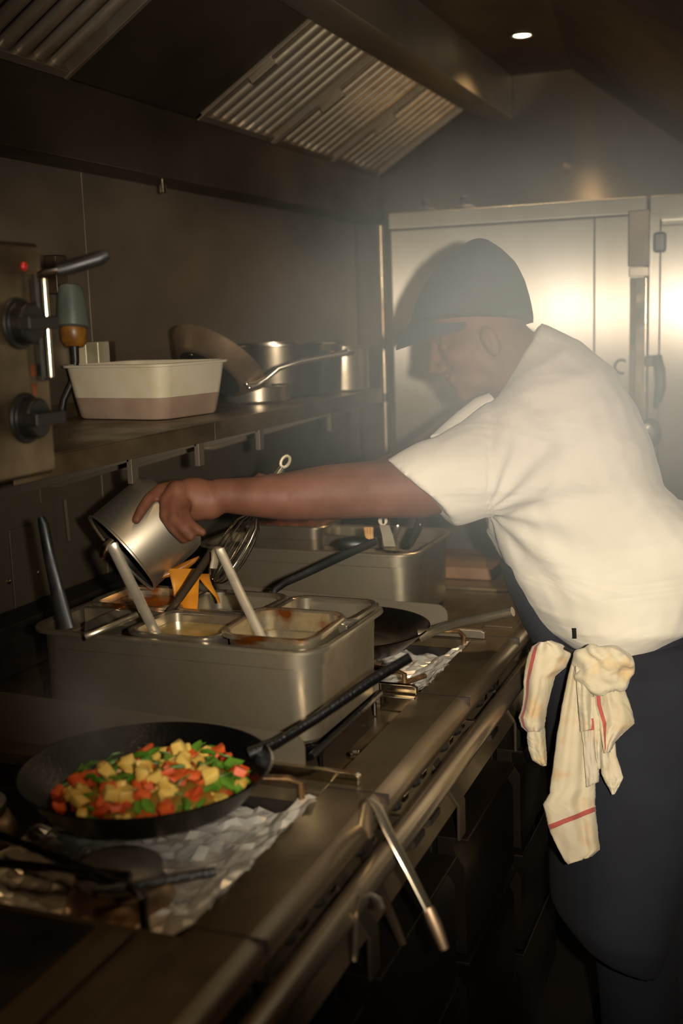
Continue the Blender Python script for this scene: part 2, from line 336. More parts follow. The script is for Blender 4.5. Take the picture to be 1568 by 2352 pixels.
# ------------------------------------------------------------------ fridge and neighbour at the back
FY = 3.15
fr = thing('upright_fridge', 'wide brushed stainless upright fridge behind the cook', 'fridge', (-.75, 3.5, 0))
MB().box(-1.085, -.372, FY+.03, 3.86, .1, 1.80).build('body', 'fridge', fr, bevel=.004)
MB().box(-1.085, -.372, FY+.012, 3.86, 1.803, 1.848).build('top_trim', 'fridge', fr, bevel=.004)
MB().box(-1.075, -.507, FY, FY+.03, .16, 1.80).build('door', 'fridge', fr, bevel=.003)
MB().box(-.504, -.375, FY, FY+.03, .16, 1.80).build('side_panel', 'fridge', fr, bevel=.002)
for z0, z1 in ((1.343, 1.815), (.35, 1.318)):
    MB().tube([(-1.102, FY-.008, z0), (-1.102, FY-.008, z1)], .009, 14).build('hinge_rod', 'rail', fr)
MB().tube([(-1.105, FY-.002, 1.30), (-1.105, FY-.002, 1.36)], .013, 12).build('hinge_pivot', 'soot', fr)
for x in (-1.03, -.43):
    for y in (3.25, 3.8): MB().lathe([(.025, 0), (.025, .01), (.012, .015), (.012, .1)], (x, y, 0), 12).build('foot', 'black', fr)
pts = [(-.432 + .018*math.cos(a), FY-.006, 1.408 + .018*math.sin(a)) for a in [math.radians(50 + 27*k) for k in range(10)]]
MB().tube(pts, .0035, 8).build('hook_ring', 'drawer', fr)
for x in (-.985, -.873):
    t = tag(MB().lathe([(.03, 0), (.032, .006), (.02, .012), (.006, .014), (.006, .02), (.014, .024), (.012, .034), (.003, .037)], (x, 3.2, 1.8485), 20).build('pot_cover', 'black', origin=(x, 3.2, 1.8485)),
            ('small dark knobbed cover on the fridge top, closest to the hinge rod' if x < -.9 else 'small dark knobbed cover on the fridge top, farther from the hinge rod'), 'cover', 'pot covers on the fridge')
ov = thing('combi_oven', 'tall steel oven cabinet beside the fridge with a black door handle', 'oven', (-.1, 3.5, 0))
MB().box(-.366, .5, FY+.035, 3.86, .1, 1.85).build('body', 'fridge', ov, bevel=.004)
MB().box(-.413, -.36, FY-.035, FY+.03, 1.668, 1.81).build('hinge_block', 'drawer', ov, bevel=.003)
MB().box(-.411, -.362, FY-.03, FY+.03, 1.642, 1.666).build('hinge_cap', 'pan_steel_matt', ov, bevel=.002)
MB().box(-.397, -.366, FY-.02, FY+.03, .2, 1.64).build('door_post', 'bright', ov, bevel=.003)
MB().box(-.411, -.398, FY-.012, FY+.03, .2, 1.64).build('door_gasket', 'drawer', ov, bevel=.002)
MB().box(-.362, -.336, FY-.012, FY+.035, .2, 1.80).build('door_edge', 'fridge', ov, bevel=.002)
MB().box(-.334, .48, FY-.01, FY+.035, .2, 1.77).build('door', 'fridge', ov, bevel=.003)
MB().box(-.362, .48, FY-.005, FY+.035, 1.785, 1.845).build('top_trim', 'fridge', ov, bevel=.003)
MB().box(-.366, -.325, FY-.06, FY-.01, 1.41, 1.437).build('handle_bracket', 'black', ov, bevel=.004)
MB().tube([(-.335, FY-.06, 1.437), (-.325, FY-.07, 1.40), (-.322, FY-.075, 1.36), (-.328, FY-.07, 1.33), (-.336, FY-.06, 1.305)], [.012, .014, .014, .012, .006], 12, flat=.011).build('handle_grip', 'black', ov)
MB().box(-.35, -.318, FY-.04, FY-.008, 1.70, 1.752).build('door_catch', 'black', ov, bevel=.008)
MB().ellipsoid((-.352, FY-.03, 1.232), [(.03, 0, 0), (0, .02, 0), (0, 0, .042)]).build('lower_latch', 'black', ov)
MB().lathe([(.011, 0), (.012, .012), (.004, .016)], (0, 0, 0), 14).xf(Matrix.Translation((-.358, FY-.052, 1.25)) @ Matrix.Rotation(math.pi/2, 4, 'X')).build('latch_button', 'white_plate', ov)
for x in (-.3, .42):
    for y in (3.25, 3.8): MB().lathe([(.025, 0), (.025, .01), (.012, .015), (.012, .1)], (x, y, 0), 12).build('foot', 'black', ov)

# ------------------------------------------------------------------ wall shelf and what stands on it
SZ, SX = 1.367, -1.05
sh = thing('wall_shelf', 'long stainless steel wall shelf above the range', 'shelf', (-1.25, 2.0, SZ))
for y0, y1 in ((1.36, 1.985), (1.988, 2.975)):
    mb = MB().box(XW, SX, y0, y1, SZ-.003, SZ); mb.box(SX-.002, SX, y0, y1, SZ-.036, SZ-.003); mb.box(XW, XW+.002, y0, y1, SZ, SZ+.03)
    mb.build('shelf_board', 'deck', sh, bevel=.0008)
for y in (1.75, 2.0, 2.28, 2.7):
    mb = MB().prism([(XW, y, SZ-.003), (SX-.05, y, SZ-.003), (SX-.05, y, SZ-.05), (XW+.03, y, SZ-.14), (XW, y, SZ-.14)], (0, .003, 0))
    mb.box(SX-.055, SX-.045, y, y+.022, SZ-.09, SZ-.003)
    mb.box(XW, XW+.003, y-.03, y+.03, SZ-.17, SZ-.003); mb.build('bracket', 'wall', sh, bevel=.0006)
MB().tube([(XW+.02, 2.03, SZ-.17), (XW+.02, 2.035, SZ-.26)], .004, 8).build('hanging_hook', 'pan_steel', sh)
# milky plastic food tub
tb = thing('plastic_food_tub', 'milky white plastic food tub half full of pinkish batter on the wall shelf', 'tub', (-1.27, 2.11, SZ))
R0 = math.radians(-8)
def rr(hx, hy, z, r=.03): return rrect(-1.272, 2.115, hx, hy, SZ + z, r, 5, R0)
MB().loft([rr(.113, .098, .002), rr(.116, .101, .006), rr(.1225, .1075, .045)], True, True).build('filled_lower_wall', 'pink_batter', tb)
MB().loft([rr(.1225, .1075, .0455), rr(.131, .116, .107), rr(.138, .123, .108, .034), rr(.139, .124, .113, .034), rr(.131, .116, .1135), rr(.129, .114, .108), rr(.1205, .1055, .048)], True, True).build('tub_wall', 'tub_plastic', tb)
# shallow pan, tilted frying pan and pots
t = thing('shallow_saucepan', 'low straight-sided steel pan lying under the tilted frying pan', 'pan', (-1.2, 2.5, SZ))
MB().lathe([(.075, .001), (.08, .006), (.081, .038), (.084, .04), (.078, .04), (.077, .008), (.001, .006)], (-1.2, 2.5, SZ), 40).build('pan_body', 'pan_steel', t)
fp = thing('frying_pan', 'heat tinted steel frying pan tilted on edge on the wall shelf', 'pan', at(500, 855, 2.62))
FPc = at(494, 838, 2.60)
axis = (RIGHT*.43 + UPV*.80 + FWD*.33).normalized()
q = Vector((0, 0, 1)).rotation_difference(axis).to_matrix().to_4x4()
mx = Matrix.Translation(FPc) @ q
MB().lathe([(.001, -.0275), (.076, -.0275), (.078, -.025), (.001, -.025)], (0, 0, 0), 44).xf(mx).build('pan_base', 'soot', fp)
MB().lathe([(.001, -.026), (.078, -.026), (.088, -.022), (.115, .014), (.119, .018), (.116, .019), (.086, -.018), (.001, -.021)], (0, 0, 0), 48).xf(mx).build('pan_body', 'copperish', fp)
MB().tube([at(574, 884, 2.57), at(590, 880, 2.565), at(612, 868, 2.56), at(640, 846, 2.56), at(690, 830, 2.57), at(750, 818, 2.59), at(798, 809, 2.6)], [.008, .006, .0055, .0065, .0065, .006, .007], 10, flat=[.012, .01, .007, .006, .006, .006, .008], ref=RIGHT).build('handle', 'pan_steel', fp)
for px, py in ((566, 882), (572, 890), (440, 814)): MB().ellipsoid(at(px, py, 2.545), [RIGHT*.006, UPV*.005, FWD*.004], 10, 6).build('rivet', 'bright', fp)
t = thing('wide_stockpot', 'wide low steel stockpot standing at the back of the wall shelf', 'pot', (-1.24, 2.74, SZ))
MB().lathe([(.165, .001), (.172, .008), (.178, .128), (.186, .13), (.186, .134), (.175, .134), (.17, .01), (.001, .008)], (-1.262, 2.74, SZ), 56).build('pot_body', 'pot_steel', t)
MB().tube([(-1.07, 2.66, SZ+.1), (-1.045, 2.68, SZ+.105), (-1.04, 2.73, SZ+.105), (-1.075, 2.75, SZ+.1)], .005, 8).build('pot_handle', 'pot_steel', t)
t = thing('small_stockpot', 'smaller steel pot at the shelf end next to the fridge rod', 'pot', (-1.12, 2.9, SZ))
MB().lathe([(.06, .001), (.066, .006), (.067, .112), (.072, .115), (.066, .116), (.063, .01), (.001, .008)], (-1.13, 2.895, SZ), 40).build('pot_body', 'pan_steel_matt', t)

# salamander grill control box on the wall at the near left
sg = thing('salamander_grill', 'wall-hung steel grill box with black knobs and red lamp', 'grill', (-1.2, 1.1, 1.355))
MB().box(XW, -.952, .55, 1.326, 1.357, 1.668).build('casing', 'drawer', sg, bevel=.006)
MB().box(-.952, -.948, .56, 1.32, 1.363, 1.662).build('control_panel', 'deck', sg, bevel=.001)
def knob(y, z, r, name='knob'):
    mb = MB().lathe([(r, 0), (r, .004), (r*.8, .006), (r*.8, .022), (r*.7, .025)], (0, 0, 0), 24)
    mb.box(-r*.25, r*.25, -r*.95, r*.95, .02, .042)
    k = mb.xf(Matrix.Translation((-.948, y, z)) @ Matrix.Rotation(math.pi/2, 4, 'Y')).build(name, 'black', sg, bevel=.003)
knob(1.262, 1.562, .034); knob(1.262, 1.438, .034)
MB().box(-.947, -.938, 1.293, 1.308, 1.485, 1.625).build('handle_bar_backing', 'black', sg, bevel=.001)
MB().tube([(-.934, 1.306, 1.49), (-.934, 1.306, 1.62)], .0042, 10).build('handle_bar', 'bright', sg)
MB().ellipsoid((-.948, 1.283, 1.636), [(.005, 0, 0), (0, .006, 0), (0, 0, .006)], 14, 8).build('indicator_lamp', 'red', sg)
for z in (1.50, 1.475): MB().box(-.948, -.945, 1.282, 1.288, z-.008, z+.008).build('switch_mark', 'rust_food', sg)
MB().tube([(-.95, 1.30, 1.622), (-.93, 1.305, 1.63), (-.915, 1.315, 1.632)], .006, 10).build('lever_stem', 'bright', sg)
MB().tube([(-.918, 1.313, 1.630), (-.905, 1.325, 1.634), (-.87, 1.345, 1.645), (-.86, 1.35, 1.65)], [.008, .010, .010, .006], 12).build('lever_grip', 'black', sg)

# plug, cable and switch plate on the wall behind
pc = at(165, 708, 2.40)
pl = thing('power_plug', 'grey-green plug with amber collar hanging upside down by the grill box', 'plug', pc)
def vloft(mb, c, prof, n=16, sx=1.0): return mb.loft([[c + RIGHT*(r*sx*math.cos(2*math.pi*k/n)) + Vector((0, 0, z)) + FWD*(r*math.sin(2*math.pi*k/n)) for k in range(n)] for r, z in prof])
vloft(MB(), pc, [(.020, .048), (.024, .045), (.027, .035), (.036, -.037), (.032, -.040)]).build('plug_body', 'teal_plug', pl)
vloft(MB(), pc, [(.027, -.041), (.029, -.046), (.027, -.07), (.018, -.08)]).build('collar', 'amber', pl)
MB().tube([pc + Vector((0, 0, -.079)), pc + Vector((0, 0, -.11)), pc + RIGHT*-.008 + Vector((0, 0, -.15)), pc + RIGHT*-.03 + Vector((0, 0, -.19)), pc + RIGHT*-.045 + Vector((0, 0, -.25))], [.009, .008, .007, .007, .007], 10).build('cable', 'black', pl)
MB().box(XW, XW+.03, pc.y-.02, pc.y+.02, pc.z+.03, pc.z+.11).build('wall_outlet', 'drawer', pl, bevel=.003)
t = thing('switch_plate', 'pale double metal switch box on the wall behind the plastic tub', 'switch', (XW, 2.2, 1.49))
for y0 in (2.125, 2.172): MB().box(XW, XW+.035, y0, y0+.045, 1.47, 1.525).build('switch_box', 'white_plate', t, bevel=.002)
MB().box(XW, XW+.03, 2.219, 2.25, 1.465, 1.525).build('side_clip', 'drawer', t, bevel=.002)

# ------------------------------------------------------------------ cooking range
rg = thing('cooking_range', 'long stainless steel cooking range with foil-lined burner wells and rolled front edge', 'stove', (-1.0, 1.9, 0))
CX0, CX1 = XW + .002, -.60                                   # back and front of the wells
RY0, RY1 = .25, 2.98
mb = MB(); mb.box(-.602, -.53, RY0, RY1, .88, .90)
mb.box(XW+.002, -1.30, RY0, RY1, .88, .90); 
for y0, y1 in ((RY0, 1.0), (1.40, 1.445), (1.83, 1.862), (2.2, RY1)): mb.box(-1.30, -.602, y0, y1, .88, .90)
mb.build('deck', 'deck', rg, bevel=.0015)
MB().prism([(-.53, RY0, .9), (-.517, RY0, .896), (-.509, RY0, .886), (-.507, RY0, .872), (-.512, RY0, .868), (-.516, RY0, .882), (-.53, RY0, .888)], (0, RY1-RY0, 0)).build('rolled_edge', 'rail', rg, smooth=60)
for y in (1.02, 1.42, 1.85, 2.24): MB().box(-.6, -.508, y-.0012, y+.0012, .885, .9008).build('deck_seam', 'soot', rg)
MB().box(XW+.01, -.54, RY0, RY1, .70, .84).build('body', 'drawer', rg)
MB().tube([(-.488, RY0, .846), (-.488, RY1-.1, .846)], .0175, 20).build('towel_rail', 'rail', rg)
for y in (.5, 1.02, 1.45, 1.86, 2.3, 2.8): MB().box(-.54, -.485, y-.006, y+.006, .835, .857).build('rail_bracket', 'drawer', rg, bevel=.001)
MB().prism([(-.545, RY0, .872), (-.535, RY0, .872), (-.53, RY0, .824), (-.490, RY0, .768), (-.50, RY0, .762), (-.545, RY0, .815)], (0, RY1-RY0, 0)).build('fascia', 'deck', rg, bevel=.001)
for y in (1.10, 1.19, 1.33, 1.48, 1.57, 1.72, 1.80, 1.95, 2.04, .98):
    mb = MB().lathe([(.011, 0), (.012, .008), (.009, .012), (.003, .013)], (0, 0, 0), 14).xf(Matrix.Translation((-.525, y, .858)) @ Matrix.Rotation(math.radians(55), 4, 'Y')); mb.build('gas_knob', 'black', rg)
    MB().box(-.522, -.514, y+.025, y+.045, .852, .862).build('knob_stop', 'bright', rg, bevel=.001)
# slots and labels holes in the fascia
for y in (1.52, 1.60, 1.98): MB().box(-.512, -.498, y-.02, y+.03, .784, .794).build('fascia_slot', 'soot', rg)
# wells
def well(y0, y1, z, material='soot'):
    mb = MB(); mb.box(-1.30, -.602, y0, y1, z-.004, z); mb.box(-1.302, -1.3, y0, y1, z, .88); mb.box(-.604, -.602, y0, y1, z, .88); mb.box(-1.3, -.602, y0-.002, y0, z, .88); mb.box(-1.3, -.602, y1, y1+.002, z, .88)
    mb.build('burner_well' if material == 'soot' else 'drip_tray', material, rg)
well(1.0, 1.40, .845); well(1.445, 1.83, .875, 'rust_tray'); well(1.862, 2.2, .845)
MB().lathe([(.016, 0), (.016, .004), (.011, .006), (.009, .003), (.001, .003)], (-.625, 1.60, .875), 20).build('drain_plug', 'bright', rg)
def foil(y0, y1, x0, x1, z, nx, ny, amp, seed):
    mb = MB(); vs = []; fs = []
    for j in range(ny+1):
        for i in range(nx+1):
            u, v = i/nx, j/ny; e = min(u, 1-u, v, 1-v)
            p = Vector((x0+(x1-x0)*u, y0+(y1-y0)*v, 0)); h = mnoise.noise(p*28 + Vector((seed, 0, 0))) + .6*mnoise.noise(p*70)
            rim = max(0, 1 - (1-u)/.2)
            vs.append((p.x + mnoise.noise(p*60)*.003, p.y + mnoise.noise(p*70+Vector((9, 0, 0)))*.003, z + amp*h + rim*(.905-z-.004)))
    for j in range(ny):
        for i in range(nx): a = j*(nx+1)+i; fs += [(a, a+1, a+nx+2), (a, a+nx+2, a+nx+1)]
    mb.add(vs, fs).build('foil_lining', 'foil', rg, smooth=5)
foil(1.005, 1.395, -.97, -.597, .866, 34, 36, .014, 3)
foil(1.865, 2.195, -.95, -.597, .866, 30, 29, .013, 31)
# divider lips across the deck and upright rounded divider plates
for y, x0, x1 in ((1.436, -.80, -.558), (1.835, -.74, -.60), (2.215, -.78, -.575)):
    MB().prism([(x0, y, .9005), (x1, y, .9005), (x1, y-.001, .914), (x1-.008, y-.001, .918), (x0, y-.001, .918)], (0, .012, 0)).build('divider_lip', 'bright' if y < 2.2 else 'pan_steel_matt', rg, bevel=.0015)
for y, xf, zt in ((1.447, -.645, .963), (1.827, -.668, .945), (2.222, -.655, .965)):
    pts = [(-1.28, y, .885), (xf, y, .885), (xf, y, zt-.022)] + [(xf-.022+.022*math.cos(a), y, zt-.022+.022*math.sin(a)) for a in [math.radians(15*k) for k in range(1, 7)]] + [(-1.28, y, zt+.02)]
    MB().prism(pts, (0, .003, 0)).build('divider_plate', 'wall', rg)
MB().box(-.66, -.598, 1.815, 1.828, .876, .902).build('tray_lip', 'bright', rg, bevel=.0015)
# burners and pan supports
def burner(x, y):
    MB().lathe([(.062, -.004), (.066, .012), (.058, .03), (.05, .036)], (x, y, .856), 32).build('burner_ring', 'copperish', rg)
    MB().lathe([(.05, 0), (.053, .006), (.053, .016), (.044, .022), (.001, .024)], (x, y, .893), 36).build('burner_cap', 'burner_grey', rg)
burner(-.745, 1.105); burner(-1.05, 1.2); burner(-.80, 2.03); burner(-1.1, 2.03)
def rod(pts, r=.005, m='rust_rod'): MB().tube(pts, r, 8).build('pan_support', m, rg)
rod([(-.625, 1.385, .87), (-.625, 1.385, .917), (-.64, 1.378, .925), (-.98, 1.30, .925)])
rod([(-.665, 1.03, .862), (-.665, 1.03, .919), (-.68, 1.035, .925), (-.98, 1.12, .925)], .006, 'iron')
rod([(-.72, 1.012, .925), (-.61, 1.10, .925)], .006, 'iron')
rod([(-.70, 1.06, .925), (-1.2, 1.0, .925)], .006, 'iron')
rod([(-.612, 2.19, .862), (-.612, 2.19, .912), (-.62, 2.185, .922), (-.70, 2.165, .924), (-.98, 2.13, .924)])
rod([(-.64, 1.89, .862), (-.64, 1.89, .92), (-.66, 1.895, .924), (-.98, 1.94, .924)])
rod([(-.66, 1.865, .9), (-.62, 1.95, .9)], .005)
for y in (1.54, 1.785):
    mb = MB().tube([(-1.29, y, .908), (-.655, y, .908)], .007, 10); mb.build('pan_support', 'iron', rg)
MB().tube([(-.655, 1.49, .912), (-.655, 1.80, .912)], .006, 8).build('pan_support', 'iron', rg)
for x in (-1.25, -.66): 
    for y in (1.54, 1.785): MB().tube([(x, y, .877), (x, y, .908)], .0035, 8).build('support_leg', 'iron', rg)
# griddle ridge at the near corner
MB().prism([(-.655, RY0, .9), (-.648, RY0, .906), (-.676, RY0, .906), (-.683, RY0, .9)], (0, .99-RY0, 0)).build('griddle_rim', 'deck', rg)
MB().box(-1.40, -.70, RY0, .985, .9, .903).build('griddle_plate', 'soot', rg, bevel=.001)
# far deck details
MB().box(-.60, -.54, 2.31, 2.95, .9, .9035).build('cover_strip', 'deck', rg, bevel=.001)
MB().box(-1.3, -.62, 2.62, 2.95, .9, .908).build('cover_plate', 'deck', rg, bevel=.002)
MB().box(XW+.003, -1.38, RY0, RY1, .9, 1.0).build('rear_upstand', 'soot', rg, bevel=.002)
t = thing('splash_board', 'splash-board at the far range end, painted brown like reflected skin', 'board', (-.8, 2.82, .908))  # counter-end splash-board, its brown imitates a reflection in steel
MB().box(-.93, -.68, 2.70, 2.93, .908, .938).build('board_slab', 'board', t, bevel=.004)

# drawer units under the range
def drawer_unit(y0, y1, label):
    t = thing('drawer_unit', label, 'drawers', (-.9, (y0+y1)/2, 0))
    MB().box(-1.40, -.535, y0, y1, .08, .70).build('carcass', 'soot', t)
    for x in (-1.3, -.62):
        for y in (y0+.05, y1-.05): MB().lathe([(.02, 0), (.02, .01), (.012, .014), (.012, .08)], (x, y, 0), 10).build('foot', 'black', t)
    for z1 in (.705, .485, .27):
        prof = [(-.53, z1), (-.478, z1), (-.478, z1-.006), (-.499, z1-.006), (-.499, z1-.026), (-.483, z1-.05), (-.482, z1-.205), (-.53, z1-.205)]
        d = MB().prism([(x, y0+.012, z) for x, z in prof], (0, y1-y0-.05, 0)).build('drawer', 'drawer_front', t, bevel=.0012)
    prof = [(-.54, .83), (-.53, .834), (-.486, .768), (-.486, .708), (-.491, .708), (-.491, .766), (-.536, .828)]
    MB().prism([(x, y0-.002, z) for x, z in prof], (0, .034, 0)).build('end_plate', 'hood', t, bevel=.0008)
drawer_unit(.86, 1.265, 'dark steel drawer stack below the near end of the range, cut by the frame')
drawer_unit(1.275, 1.69, 'dark steel drawer stack behind the hanging tongs')
drawer_unit(1.70, 2.10, 'dark steel drawer stack between the hanging tongs and the tied towel')
drawer_unit(2.11, 2.52, 'dark steel drawer stack mostly hidden behind the apron')

# ------------------------------------------------------------------ gastronorm pans and inserts
def gn_pan(mb, cx, cy, hx, hy, zt, depth, r=.03, lip=.014, rot=0.0, ledge=.0):
    g = lambda dx, z, rr_: rrect(cx, cy, hx+dx, hy+dx, z, max(.008, rr_), 5, rot)
    rings = [g(-lip-.012, zt-depth+.002, r*.6), g(-lip-.006, zt-depth+.008, r*.7), g(-lip-.001, zt-.03, r*.9), g(-lip, zt-.003, r), g(-lip+.003, zt, r), g(-.002, zt, r+.006), g(0, zt-.002, r+.006),
             g(0, zt-.006, r+.006), g(-.003, zt-.007, r+.006), g(-lip+.0015, zt-.008, r+.002), g(-lip+.0005, zt-.032, r), g(-lip-.004, zt-.036, r), g(-lip-.007, zt-depth+.01, r*.8), g(-lip-.014, zt-depth, r*.6)]
    return mb.loft(rings)
TZ = 1.07; TR = -.022
tub = thing('gastronorm_pan', 'deep steel tray holding sauce inserts beside the black skillet', 'tray', (-.903, 1.66, .915))
gn_pan(MB(), -.903, 1.66, .267, .160, TZ, .154, r=.05, rot=TR).build('tray_body', 'pan_steel_matt', tub)
MB().prism([(-1.09, 1.56, TZ-.045), (-1.085, 1.56, TZ+.002), (-1.085, 1.73, TZ+.002), (-1.09, 1.73, TZ-.045)], (.003, 0, 0)).build('divider', 'pan_steel', tub)
MB().box(-1.152, -.655, 1.655, 1.665, TZ-.03, TZ+.001).build('divider_bar', 'pan_steel', tub, bevel=.002)
def insert(cx, cy, label, fill, fz, wall='pan_steel', tilt=0.0, dz=.006, hx=.0842, hy=.0765, depth=.1):
    zt = TZ + dz
    t = thing('insert_pan', label, 'insert', (cx, cy, zt-depth))
    m = Matrix.Translation((cx, cy, zt)) @ Matrix.Rotation(TR, 4, 'Z') @ Matrix.Rotation(tilt, 4, 'X')
    gn_pan(MB(), 0, 0, hx, hy, 0, depth, .028, .011).xf(m).build('pan_wall', wall, t)
    if fill:
        fr_ = MB().loft([rrect(0, 0, hx-.014, hy-.014, -fz-.012, .02), rrect(0, 0, hx-.013, hy-.013, -fz, .02), rrect(0, 0, hx-.04, hy-.04, -fz+.0015, .012)]).xf(m)
        s = fr_.build('sauce', fill, t)
    return t
ix = lambda k: -.903 + .171*k
insert(ix(0), 1.590, 'front middle insert with pale yellow sauce and a ladle standing in it', 'pale_sauce', .018)
insert(ix(1)-.002, 1.588, 'front insert raised on its neighbours, stained orange inside, at the tray corner', 'dark_sauce', .05, 'stained', tilt=math.radians(3), dz=.018)
insert(ix(-1), 1.744, 'rear insert of orange sauce under the poured stream', 'orange_sauce', .016, 'stained')
insert(ix(0), 1.742, 'rear middle insert between the orange one and the empty looking one', 'dark_sauce', .05)
insert(ix(1), 1.738, 'rear corner insert next to the steel frying pan on the burner', 'dark_sauce', .06)

def strip_tool(name, label, cat, pts, wdt, thk, material, hook=None, ref=RIGHT, bowl=None):
    t = thing(name, label, cat, pts[-1])
    MB().tube(pts, wdt, 12, flat=thk, ref=ref).build('handle', material, t)
    if hook: MB().tube(hook, wdt*.9, 10, flat=thk, ref=ref).build('hook', material, t)
    if bowl is not None:
        c = Vector(bowl); MB().lathe([(.001, -.026), (.02, -.022), (.034, -.006), (.038, .008), (.036, .008), (.03, -.006), (.001, -.022)], c, 20).build('bowl', material, t)
    return t
strip_tool('ladle', 'long bright ladle standing in the pale yellow sauce', 'ladle', [at(257, 1250, 1.75), at(262, 1262, 1.75), at(300, 1340, 1.78), at(365, 1470, 1.825), at(372, 1490, 1.83)], .0085, .003, 'ladle', bowl=(-.905, 1.585, 1.035))
strip_tool('ladle', 'hook-ended ladle leaning in the raised orange-stained insert', 'ladle', [at(504, 1262, 1.86), at(512, 1278, 1.858), at(550, 1360, 1.83), at(595, 1452, 1.80), at(602, 1470, 1.795)], .0075, .0025, 'ladle',
           hook=[at(504, 1262, 1.86), at(499, 1258, 1.868), at(494, 1264, 1.878), at(494, 1285, 1.885), at(490, 1305, 1.888)], bowl=(-.735, 1.585, 1.03))
strip_tool('ladle', 'dull dark ladle leaning in the rear insert of orange sauce', 'ladle', [at(486, 1268, 1.925), at(440, 1335, 1.945), at(392, 1402, 1.96), at(382, 1416, 1.963)], .007, .0025, 'drawer', bowl=(-1.03, 1.745, 1.052))
strip_tool('serving_spoon', 'short steel spoon lying across the front rims of the sauce inserts', 'spoon', [at(196, 1462, 1.775), at(215, 1455, 1.775), at(260, 1436, 1.79), at(315, 1412, 1.82)], [.007, .0055, .005, .005], .003, 'pan_steel')
strip_tool('spatula', 'black handled spatula standing in the empty corner slot of the tray', 'spatula', [at(94, 1188, 1.90), at(100, 1205, 1.90), at(112, 1270, 1.90), at(124, 1325, 1.90), at(152, 1445, 1.90)], [.006, .009, .010, .011, .015], [.005, .006, .006, .004, .003], 'black')

# second tray at the back and its contents
T2 = thing('gastronorm_pan', 'deep steel tray of utensils and browned food behind the steel frying pan', 'tray', (-.99, 2.395, .9))
gn_pan(MB(), -.99, 2.395, .267, .160, 1.065, .164, r=.05, rot=-.01).build('tray_body', 'pan_steel_matt', T2)
MB().box(-1.24, -.86, 2.405, 2.415, 1.04, 1.066).build('divider_bar', 'pan_steel', T2, bevel=.002)
t = thing('insert_pan', 'insert pan of browned food sitting high in the rear utensil tray', 'insert', (-1.12, 2.46, 1.0))
gn_pan(MB(), -1.10, 2.455, .11, .085, 1.09, .1, .028, .011).build('pan_wall', 'pan_steel', t)
MB().loft([rrect(-1.10, 2.455, .095, .07, 1.07, .02), rrect(-1.10, 2.455, .093, .068, 1.086, .02), rrect(-1.10, 2.455, .05, .03, 1.10, .012)]).build('browned_food', 'rust_food', t)
t = thing('slotted_turner', 'pale steel turner handle with a hanging hole in the utensil tray', 'turner', at(893, 1250, 2.40))
def quad_strip(mb, pts, wd, thk):
    rings = []
    for (px, py, d), wv in zip(pts, wd):
        c = at(px, py, d); rings.append([c - RIGHT*wv - FWD*thk, c + RIGHT*wv - FWD*thk, c + RIGHT*wv + FWD*thk, c - RIGHT*wv + FWD*thk])
    return mb.loft(rings)
quad_strip(MB(), [(895, 1255, 2.38), (889, 1228, 2.39), (882, 1206, 2.40)], [.0125, .0115, .0105], .0015).build('handle', 'dull_steel', t, bevel=.001)
mb = MB()
ring = [at(879 + 10.5*math.cos(a), 1196 + 11*math.sin(a)*1.0, 2.40) for a in [2*math.pi*k/16 for k in range(16)]]
inn = [at(880 + 3.2*math.cos(a), 1197 + 7*math.sin(a), 2.40) for a in [2*math.pi*k/16 for k in range(16)]]
mb.loft([ring, inn, [p + FWD*.003 for p in inn], [p + FWD*.003 for p in ring], ring], False, False).build('hanging_end', 'dull_steel', t)
quad_strip(MB(), [(895, 1255, 2.38), (902, 1262, 2.37), (935, 1266, 2.34)], [.012, .02, .02], .001).build('blade', 'pan_steel', t)
t = thing('wooden_tongs', 'small bundle of pale wooden handles beside the steel turner', 'tongs', at(850, 1250, 2.38))
for dx in (-7, 0, 7): MB().tube([at(852 + dx*.3, 1250, 2.385), at(847 + dx*.8, 1228, 2.39), at(846 + dx, 1212, 2.395)], .0045, 8).build('prong', 'wood', t)
t = thing('kitchen_knife', 'black riveted knife handle sticking out of the utensil tray', 'knife', at(945, 1245, 2.42))
MB().tube([at(940, 1252, 2.41), at(955, 1222, 2.43), at(968, 1192, 2.45), at(972, 1183, 2.455)], [.008, .0095, .010, .008], 10, flat=.006, ref=RIGHT).build('handle', 'black', t)
for px, py in ((946, 1240), (964, 1205)): MB().ellipsoid(at(px, py, 2.418), [RIGHT*.003, UPV*.003, FWD*.002], 8, 6).build('rivet', 'bright', t)
MB().prism([at(940, 1252, 2.405), at(900, 1268, 2.37), at(905, 1272, 2.37), at(944, 1260, 2.405)], FWD*.0015).build('blade', 'bright', t)
t = thing('teaspoon', 'dull teaspoon upright between the turner and the knife handle', 'spoon', at(910, 1240, 2.42))
MB().tube([at(905, 1255, 2.41), at(909, 1230, 2.42), at(912, 1214, 2.43), at(913, 1206, 2.43)], [.003, .004, .008, .004], 10, flat=.002, ref=RIGHT).build('spoon_body', 'pan_steel', t)
t = thing('ladle', 'long black ladle leaning on the near rim of the utensil tray', 'ladle', at(628, 1362, 2.16))
MB().tube([at(626, 1368, 2.15), at(631, 1355, 2.155), at(655, 1338, 2.17), at(700, 1318, 2.19), at(790, 1275, 2.235), at(862, 1244, 2.27)], [.006, .007, .008, .0085, .010, .008], 10, flat=.006).build('handle', 'black', t)
MB().ellipsoid(at(815, 1250, 2.29), [RIGHT*.035, UPV*.016, FWD*.02]).build('bowl', 'black', t)

